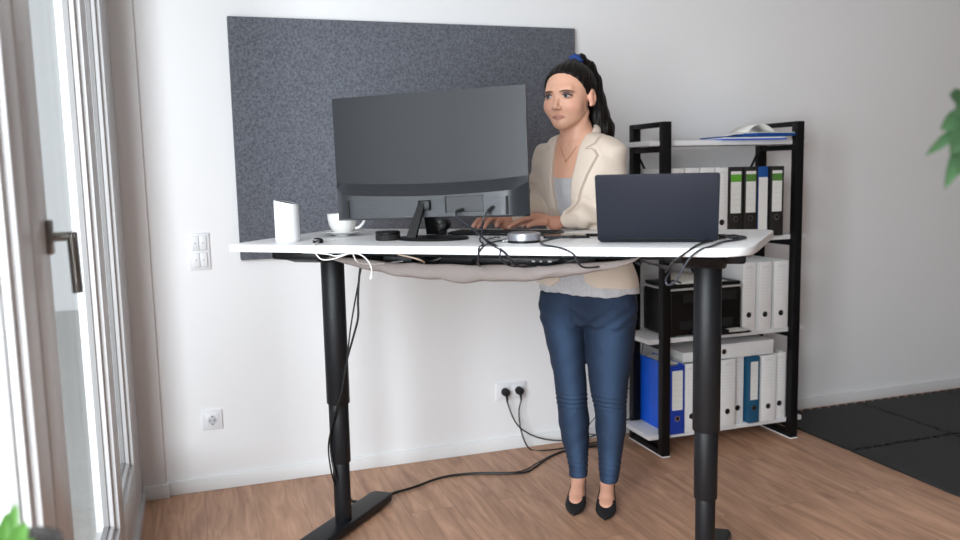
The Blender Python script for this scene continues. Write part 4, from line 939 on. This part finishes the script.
def headneck(X, Y, Z):
    x, y, z = hl(X, Y, Z); d = head_local(x, y, z)*1.05
    nk = cone(X, Y, Z, hw_((0, -.020, -.055)), NB_, .0585, .054); d = smin(d, nk, .018)
    # throat muscles and collar bones
    for s in (-1, 1):
        d = smin(d, cone(X, Y, Z, hw_((s*.05, -.015, -.06)), NB_+TF*.047+TL*s*.014-np.array([0, 0, .018]), .011, .009), .018)
        d = smin(d, cone(X, Y, Z, NB_+TF*.052+TL*s*.016-np.array([0, 0, .028]), NB_+TF*.030+TL*s*.075-np.array([0, 0, .022]), .008, .007), .014)
    t = loft(X, Y, Z, TOR, YT); d = smin(d, t, .03)
    return d
# --- hands: palm and five fingers each, (root, knuckle, joint, tip)
def hand(X, Y, Z, W, pts, side, k=.006):
    """pts: dict of finger -> 4 world points; W wrist"""
    d = None
    K = [pts[i][0] for i in range(4)]
    for i, q in enumerate(K):
        c = cone(X, Y, Z, W, q, .0175 if i in (1, 2) else .0160, .0108); d = c if d is None else smin(d, c, .012)
    for i in range(3): d = smin(d, cone(X, Y, Z, K[i], K[i+1], .0105, .0100), .008)
    rr = [(.0102, .0088, .0078, .0062), (.0104, .0090, .0080, .0064), (.0100, .0087, .0077, .0061), (.0090, .0078, .0068, .0055), (.0135, .0105, .0094, .0074)]
    for i in range(5):
        f = chain(X, Y, Z, pts[i], rr[i], .002); d = smin(d, f, .004)
    return d
def mk_hand(W, kn, tip, thumb_base, thumb_tip, arch, spread):
    """knuckle line kn[0..1] from index to little, tips tip[0..1]"""
    out = {}
    for i in range(4):
        t = i/3; K = kn[0]*(1-t)+kn[1]*t; K = K+np.array([0, 0, .004*math.sin(math.pi*(t*.8+.1))]); Tp = tip[0]*(1-t)+tip[1]*t
        ext = (0, .010, .006, -.012)[i]; dr = (Tp-K); dr = dr/np.linalg.norm(dr); Tp = Tp+dr*ext; Tp[2] = tip[0][2]
        a = K*.55+Tp*.45+np.array([0, 0, arch]); c = K*.25+Tp*.75+np.array([0, 0, arch*.75]); out[i] = [K, a, c, Tp]
    out[4] = [thumb_base, thumb_base*.55+thumb_tip*.45+np.array([0, 0, .004]), thumb_base*.2+thumb_tip*.8+np.array([0, 0, .004]), thumb_tip]
    return out
KZ = DH+.0205
def at(x, y, n, z=None):
    p = onN(x, y, n)
    return p if z is None else np.array([p[0], p[1], z])
# her left hand (right in the picture)
WL = at(555, 223.5, .615)
HLft = mk_hand(WL, (at(531, 217.5, .550), at(541, 217, .592)), (at(508.5, 227, .500, KZ), at(519, 226, .560, KZ)), at(545, 222, .575), at(528, 226, .530, KZ+.004), .0055, 0)
WR = at(506, 223, .625)
HRgt = mk_hand(WR, (at(493, 217.5, .565), at(483, 217, .597)), (at(484.5, 228.5, .505, KZ), at(470, 228, .555, KZ)), at(500, 221.5, .585), at(496.5, 226, .535, KZ+.004), .005, 0)
def handL(X, Y, Z): return smin(hand(X, Y, Z, WL, HLft, 1), cone(X, Y, Z, WL, WL*.6+eL*.4, .0235, .029), .012)
def handR(X, Y, Z): return smin(hand(X, Y, Z, WR, HRgt, -1), cone(X, Y, Z, WR, WR*.6+eR*.4, .0225, .028), .012)
# --- feet
FD = []
for toe, yaw in ((onZ(573.5, 517, 0), 7), (onZ(605, 521.5, 0), 5)):
    a_ = R(yaw); f_ = math.cos(a_)*TC-math.sin(a_)*SR; s_ = math.cos(a_)*SR+math.sin(a_)*TC; FD.append((toe, f_, s_))
def foot_local(q, X, Y, Z):
    toe, f_, s_ = q; dx, dy = X-toe[0], Y-toe[1]; return dx*s_[0]+dy*s_[1], dx*f_[0]+dy*f_[1], Z     # side, forward (toe at 0, heel at -.2), up
def lastp(y):         # sole height along the shoe
    return np.interp(y, [-.215, -.17, -.12, -.075, -.05, 0], [.052, .048, .028, .007, .004, .005])
def foot_f(q, ank):
    A_ = [np.interp(z_, ank[0], ank[i]) for z_ in (.20, .25) for i in (1, 2)]
    def f(X, Y, Z):
        x, y, z = foot_local(q, X, Y, Z)
        d = cone(x, y, z, (0, -.160, .088), (0, -.108, .050), .027, .027); d = smin(d, cone(x, y, z, (0, -.108, .050), (0, -.06, .022), .028, .020), .012); d = smin(d, ell(x, y, z, (0, -.086, .036), (.0345, .045, .022)), .012)
        d = smin(d, ell(x, y, z, (0, -.180, .076), (.024, .022, .026)), .012); ap = q[0]-q[1]*.160+np.array([0, 0, .098]); d = smin(d, cone(X, Y, Z, ap, (A_[0], A_[1], .205), .0265, .026), .010); d = smin(d, cone(X, Y, Z, (A_[0], A_[1], .205), (A_[2], A_[3], .26), .026, .026), .01)
        d = smin(d, sph(np.abs(x), y, z, (.020, -.160, .104), .008), .010)
        return d
    return f
def shoe_f(q):
    def f(X, Y, Z):
        x, y, z = foot_local(q, X, Y, Z); w_ = np.interp(y, [-.212, -.19, -.15, -.11, -.075, -.05, -.03, -.014, -.004, .004], [.012, .029, .032, .037, .040, .0390, .031, .020, .009, .002])
        top = np.interp(y, [-.212, -.19, -.16, -.12, -.09, -.076, -.06, -.035, -.012, .004], [.108, .104, .082, .066, .058, .054, .047, .034, .022, .013]); bot = lastp(y)
        zc_ = (top+bot)/2; hh = (top-bot)/2+.001; k = (np.abs(x/w_)**2.3+np.abs((z-zc_)/hh)**2.6)**(1/2.4); d = (k-1)*np.minimum(w_, hh); d = np.maximum(d, np.maximum(y-.004, -.214-y))
        # the throat of the pump is open
        op = np.maximum(np.maximum(y+.070+.9*np.abs(x)*np.abs(x)/.04, -.205-y), -(z-(bot+.004))); inner = ((np.abs(x)/np.maximum(w_-.0034, .002))-1)*.02
        return smax(d, -np.maximum(op, inner), .002)
    return f
def skin_tint(P):
    base = np.array(s2l((222, 170, 144))); n = len(P); c = np.tile(base, (n, 1)); x, y, z = hl(P[:, 0], P[:, 1], P[:, 2]); ax_ = np.abs(x)
    hd = (z > -.16) & (z < .14) & (ax_ < .1) & (np.abs(y) < .14)
    def mixc(c, col, t): t = np.clip(t, 0, 1)[:, None]; return c*(1-t)+np.array(s2l(col))*t
    bl = np.exp(-(((ax_-.044)/.016)**2+((z+.034)/.018)**2))*(y > .03)*hd; c = mixc(c, (216, 140, 122), bl*.45)
    lip = np.clip(1.25-np.sqrt((ax_/.0205)**2+((z+.0705)/(.0085*(1-.35*ax_/.02)))**4)*1.15, 0, .25)*4*(y > .078)*hd; c = mixc(c, (202, 136, 126), lip*.7)
    c = mixc(c, (120, 66, 62), np.exp(-((z+.0704)/.0016)**2)*(ax_ < .0195)*(y > .075)*hd*.8); sh_ = np.exp(-(((ax_-.032)/.014)**2+((z-.0100)/.0066)**4))*(y > .045)*hd; c = mixc(c, (82, 54, 50), np.clip(sh_*1.15, 0, .95))
    sh2 = np.exp(-(((ax_-.035)/.012)**2+((z+.0065)/.0032)**2))*(y > .05)*hd; c = mixc(c, (110, 74, 66), sh2*.8)
    ear = np.exp(-((ax_-.083)/.01)**2)*hd*(z < .03); c = mixc(c, (214, 150, 130), ear*.25)
    # hands browner, their shade put into the colour; feet a little tanned
    hn = (P[:, 2] > DH) & (P[:, 2] < DH+.11); c = np.where(hn[:, None], mixc(c, (184, 130, 108), np.full(n, .85)), c); ft = P[:, 2] < .3; c = np.where(ft[:, None], mixc(c, (206, 152, 128), np.full(n, .8)), c)
    for H_ in (HLft, HRgt):
        for i in range(5):
            tpt = H_[i][3]+np.array([0, 0, .004]); c = mixc(c, (232, 186, 176), np.exp(-(np.linalg.norm(P-tpt, axis=1)/.006)**2)*.6)
    return c
def bb(pts, m): A = np.array(pts); return A.min(0)-m, A.max(0)+m
hb0, hb1 = bb([HC], .17); hb0[2] = zr(186); hb0[:2] = np.minimum(hb0[:2], NB_[:2]-.15); hb1[:2] = np.maximum(hb1[:2], NB_[:2]+.15)
hnL = bb([WL]+[p for i in range(5) for p in HLft[i]], .02); hnR = bb([WR]+[p for i in range(5) for p in HRgt[i]], .02)
parts = [(headneck, hb0, hb1, .0023), (handL, hnL[0], hnL[1], .0017), (handR, hnR[0], hnR[1], .0017)]
def under(X, Y, Z):    # the rest of the body, under the clothes
    d = np.maximum(loft(X, Y, Z, TOR, YT, -.022), zr(276)-Z); a, b_ = sleeves(X, Y, Z, -.016); d = smin(smin(d, a, .02), b_, .02)
    l = np.minimum(loft(X, Y, Z, LEGR, YSR, -.016), loft(X, Y, Z, LEGL, YSR, -.016)); return np.maximum(smin(d, l, .01), Z-zr(182))
parts.append((under, bb([B0], .36)[0]*[1, 1, 0]+[0, 0, .16], bb([B0], .36)[1]*[1, 1, 0]+[0, 0, zr(182)], .009))
for q in FD:
    c_ = q[0]-q[1]*.11; parts.append((foot_f(q, LEGR if q is FD[0] else LEGL), c_-[.15, .15, -.008], c_+[.15, .15, .235], .0035))
person = sdf_obj('person', parts, skinm, None, skin_tint)
tag(person, 'woman with ponytail in beige blazer and jeans, standing and typing at the desk', 'person')
person.parent = None
def pobj(*a, **k): return sdf_obj(*a, parent=person, **k)
bz0, bz1 = bb([sL, sR, eL, eR, wL, wR, bp(588, 286, 0)+TL*.21, bp(588, 286, 0)-TL*.21], .10); bz0[2] = zr(292); bz1[2] = zr(112)
pobj('blazer', [(blazer_f, bz0, bz1, .0031)], blazerm)
t0, t1 = bb([bp(585, 200, 0)], .27); t0[2] = zr(299); t1[2] = zr(145); pobj('top', [(blouse_f, t0, t1, .0045)], topm)
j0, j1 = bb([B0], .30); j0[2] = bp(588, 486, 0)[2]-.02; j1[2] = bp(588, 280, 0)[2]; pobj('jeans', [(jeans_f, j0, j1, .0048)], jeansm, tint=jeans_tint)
for q in FD:
    c_ = q[0]-q[1]*.10; s = pobj('shoe', [(shoe_f(q), c_-[.15, .15, .006], c_+[.15, .15, .145], .0024)], shoem)
    b = NB(); hp_ = [((.013, .017), .056), ((.008, .010), .036), ((.0055, .006), .012), ((.0065, .007), .0)]; rr_ = []
    for (rx, ry), z in hp_:
        y0_ = -.198+.012; rr_.append([b.verts.new(q[0]+q[2]*rx*math.cos(t)+q[1]*(y0_+ry*math.sin(t))+np.array([0, 0, z])) for t in np.linspace(0, 2*math.pi, 14, endpoint=False)])
    for u, v in zip(rr_, rr_[1:]):
        for i in range(14): b.faces.new((u[i], u[(i+1) % 14], v[(i+1) % 14], v[i]))
    b.faces.new(rr_[0]); b.faces.new(rr_[-1]); obj('heel', b, heelm, s)
# hair
TIE = hw_((.0, -.050, .118))
PT = [TIE, hw_((.006, -.080, .126)), hw_((.016, -.110, .095)), hw_((.026, -.118, .045)), hw_((.036, -.114, -.02)), hw_((.048, -.110, -.07)), hw_((.062, -.114, -.12)), hw_((.07, -.118, -.17))]
def hair_f(X, Y, Z):
    x, y, z = hl(X, Y, Z); d = ell(x, y, z, (0, -.014, .034), (.0795, .0965, .0895))
    # hairline: forehead, temples, behind the ear, nape
    hlz = np.interp(y, [-.12, -.06, -.03, -.012, .004, .018, .032, .050, .064, .078, .10], [-.085, -.075, -.045, .004, -.010, .006, .030, .060, .080, .090, .100]) - .05*np.clip(np.abs(x)-.05, 0, .03)*0
    d = smax(d, hlz-z, .006)
    d = smin(d, cone(X, Y, Z, hw_((0, -.03, .100)), TIE, .030, .017), .025)
    s_ = .0011*np.sin(np.arctan2(x, y+.05+z*.4)*46+z*40)+.0006*np.sin(x*900+y*200)
    tail = chain(X, Y, Z, PT, [.015, .025, .034, .040, .043, .045, .046, .034], .012)
    tail = tail+.0015*np.sin(x*260+z*18+np.sin(z*30)*2)+.0008*np.sin(x*420-y*240)
    return smin(d+s_, tail, .006)
h0, h1 = bb(PT+[hw_((.08, .09, .13)), hw_((-.09, .09, .0))], .055); hair = pobj('hair', [(hair_f, h0, h1, .0026)], hairm)
def tie_f(X, Y, Z):
    ax1 = (PT[1]-TIE); ax1 = ax1/np.linalg.norm(ax1); c = TIE*.85+PT[1]*.15; dx, dy, dz = X-c[0], Y-c[1], Z-c[2]; h = dx*ax1[0]+dy*ax1[1]+dz*ax1[2]; r = np.sqrt(np.maximum(dx*dx+dy*dy+dz*dz-h*h, 0))
    an = np.arctan2(dz, dx*HL[0]+dy*HL[1]); return np.sqrt((r-.0205)**2+h*h)-(.0115+.0026*np.sin(an*9)+.0015*np.sin(an*17+h*200))
a0, a1 = bb([TIE, PT[1]], .045); pobj('hair_tie', [(tie_f, a0, a1, .0022)], hairtiem)
# eyes, brows, lashes, necklace
for s in (-1, 1):
    ec = np.array([s*EYE[0], EYE[1], EYE[2]]); b = NB(); bmesh.ops.create_uvsphere(b, u_segments=24, v_segments=16, radius=.0141)
    M = Matrix(((HM[0][0]*1.1, HM[1][0]*1.1, HM[2][0]*1.05, 0), (HM[0][1]*1.1, HM[1][1]*1.1, HM[2][1]*1.05, 0), (HM[0][2]*1.1, HM[1][2]*1.1, HM[2][2]*1.05, 0), (0, 0, 0, 1)))
    bmesh.ops.transform(b, matrix=Matrix.Translation(Vector(hw_(ec))) @ M, verts=b.verts[:]); ey = obj('eye', b, eyew, person, ang=180)
    gz = np.array([-.03, 1, -.10]); gz /= np.linalg.norm(gz)
    for nm, r0_, off, mm in (('iris', .0066, .01385, irism), ('pupil', .0030, .0143, pupilm)):
        b = NB(); tube(b, [hw_(ec+gz*(off-.001)), hw_(ec+gz*(off+.0006))], r0_, 22, raw=True); obj(nm, b, mm, person)
    b = NB(); L = [hw_((s*(EYE[0]+dx), EYE[1]+.0146*math.sqrt(max(0, 1-(dx/.0165)**2)), EYE[2]+.0052-.0046*abs(dx/.0145)**2.2-.0006)) for dx in np.linspace(-.0145, .0165, 9)]
    tube(b, L, lambda t: .0012+.0012*t, 6, 3); obj('eyelash', b, lashm, person)
    b = NB(); L = [hw_((s*dx, dy+.0026, dz)) for dx, dy, dz in ((.0105, .0892, .0150), (.020, .0870, .0170), (.031, .0817, .0178), (.042, .0745, .0160), (.052, .0650, .0100))]
    tube(b, L, lambda t: .0036*(math.sin(math.pi*(t*.85+.12)))**.7, 8, 4, flat=.8); obj('eyebrow', b, browm, person)
def chest(u, z):      # point on the skin of the chest
    cx, cy, rx, ry = (np.interp(z, TOR[0], TOR[i]) for i in (1, 2, 3, 4)); k = math.sqrt(max(.05, 1-(u/rx)**2)); return np.array([cx, cy, z])+TL*u+TF*(ry*k+.004)
b = NB(); zt, zb = zr(137), zr(160)
tube(b, [chest(u, zb+(zt-zb)*(abs(u+.008)/.052)**1.3) for u in np.linspace(-.055, .040, 13)], .0009, 6, 3); nk_ = obj('necklace', b, goldm, person)
b = NB(); c_ = chest(-.008, zb-.004); bmesh.ops.create_uvsphere(b, u_segments=12, v_segments=8, radius=.0035); bmesh.ops.translate(b, vec=Vector(c_), verts=b.verts[:]); obj('pendant', b, goldm, person)
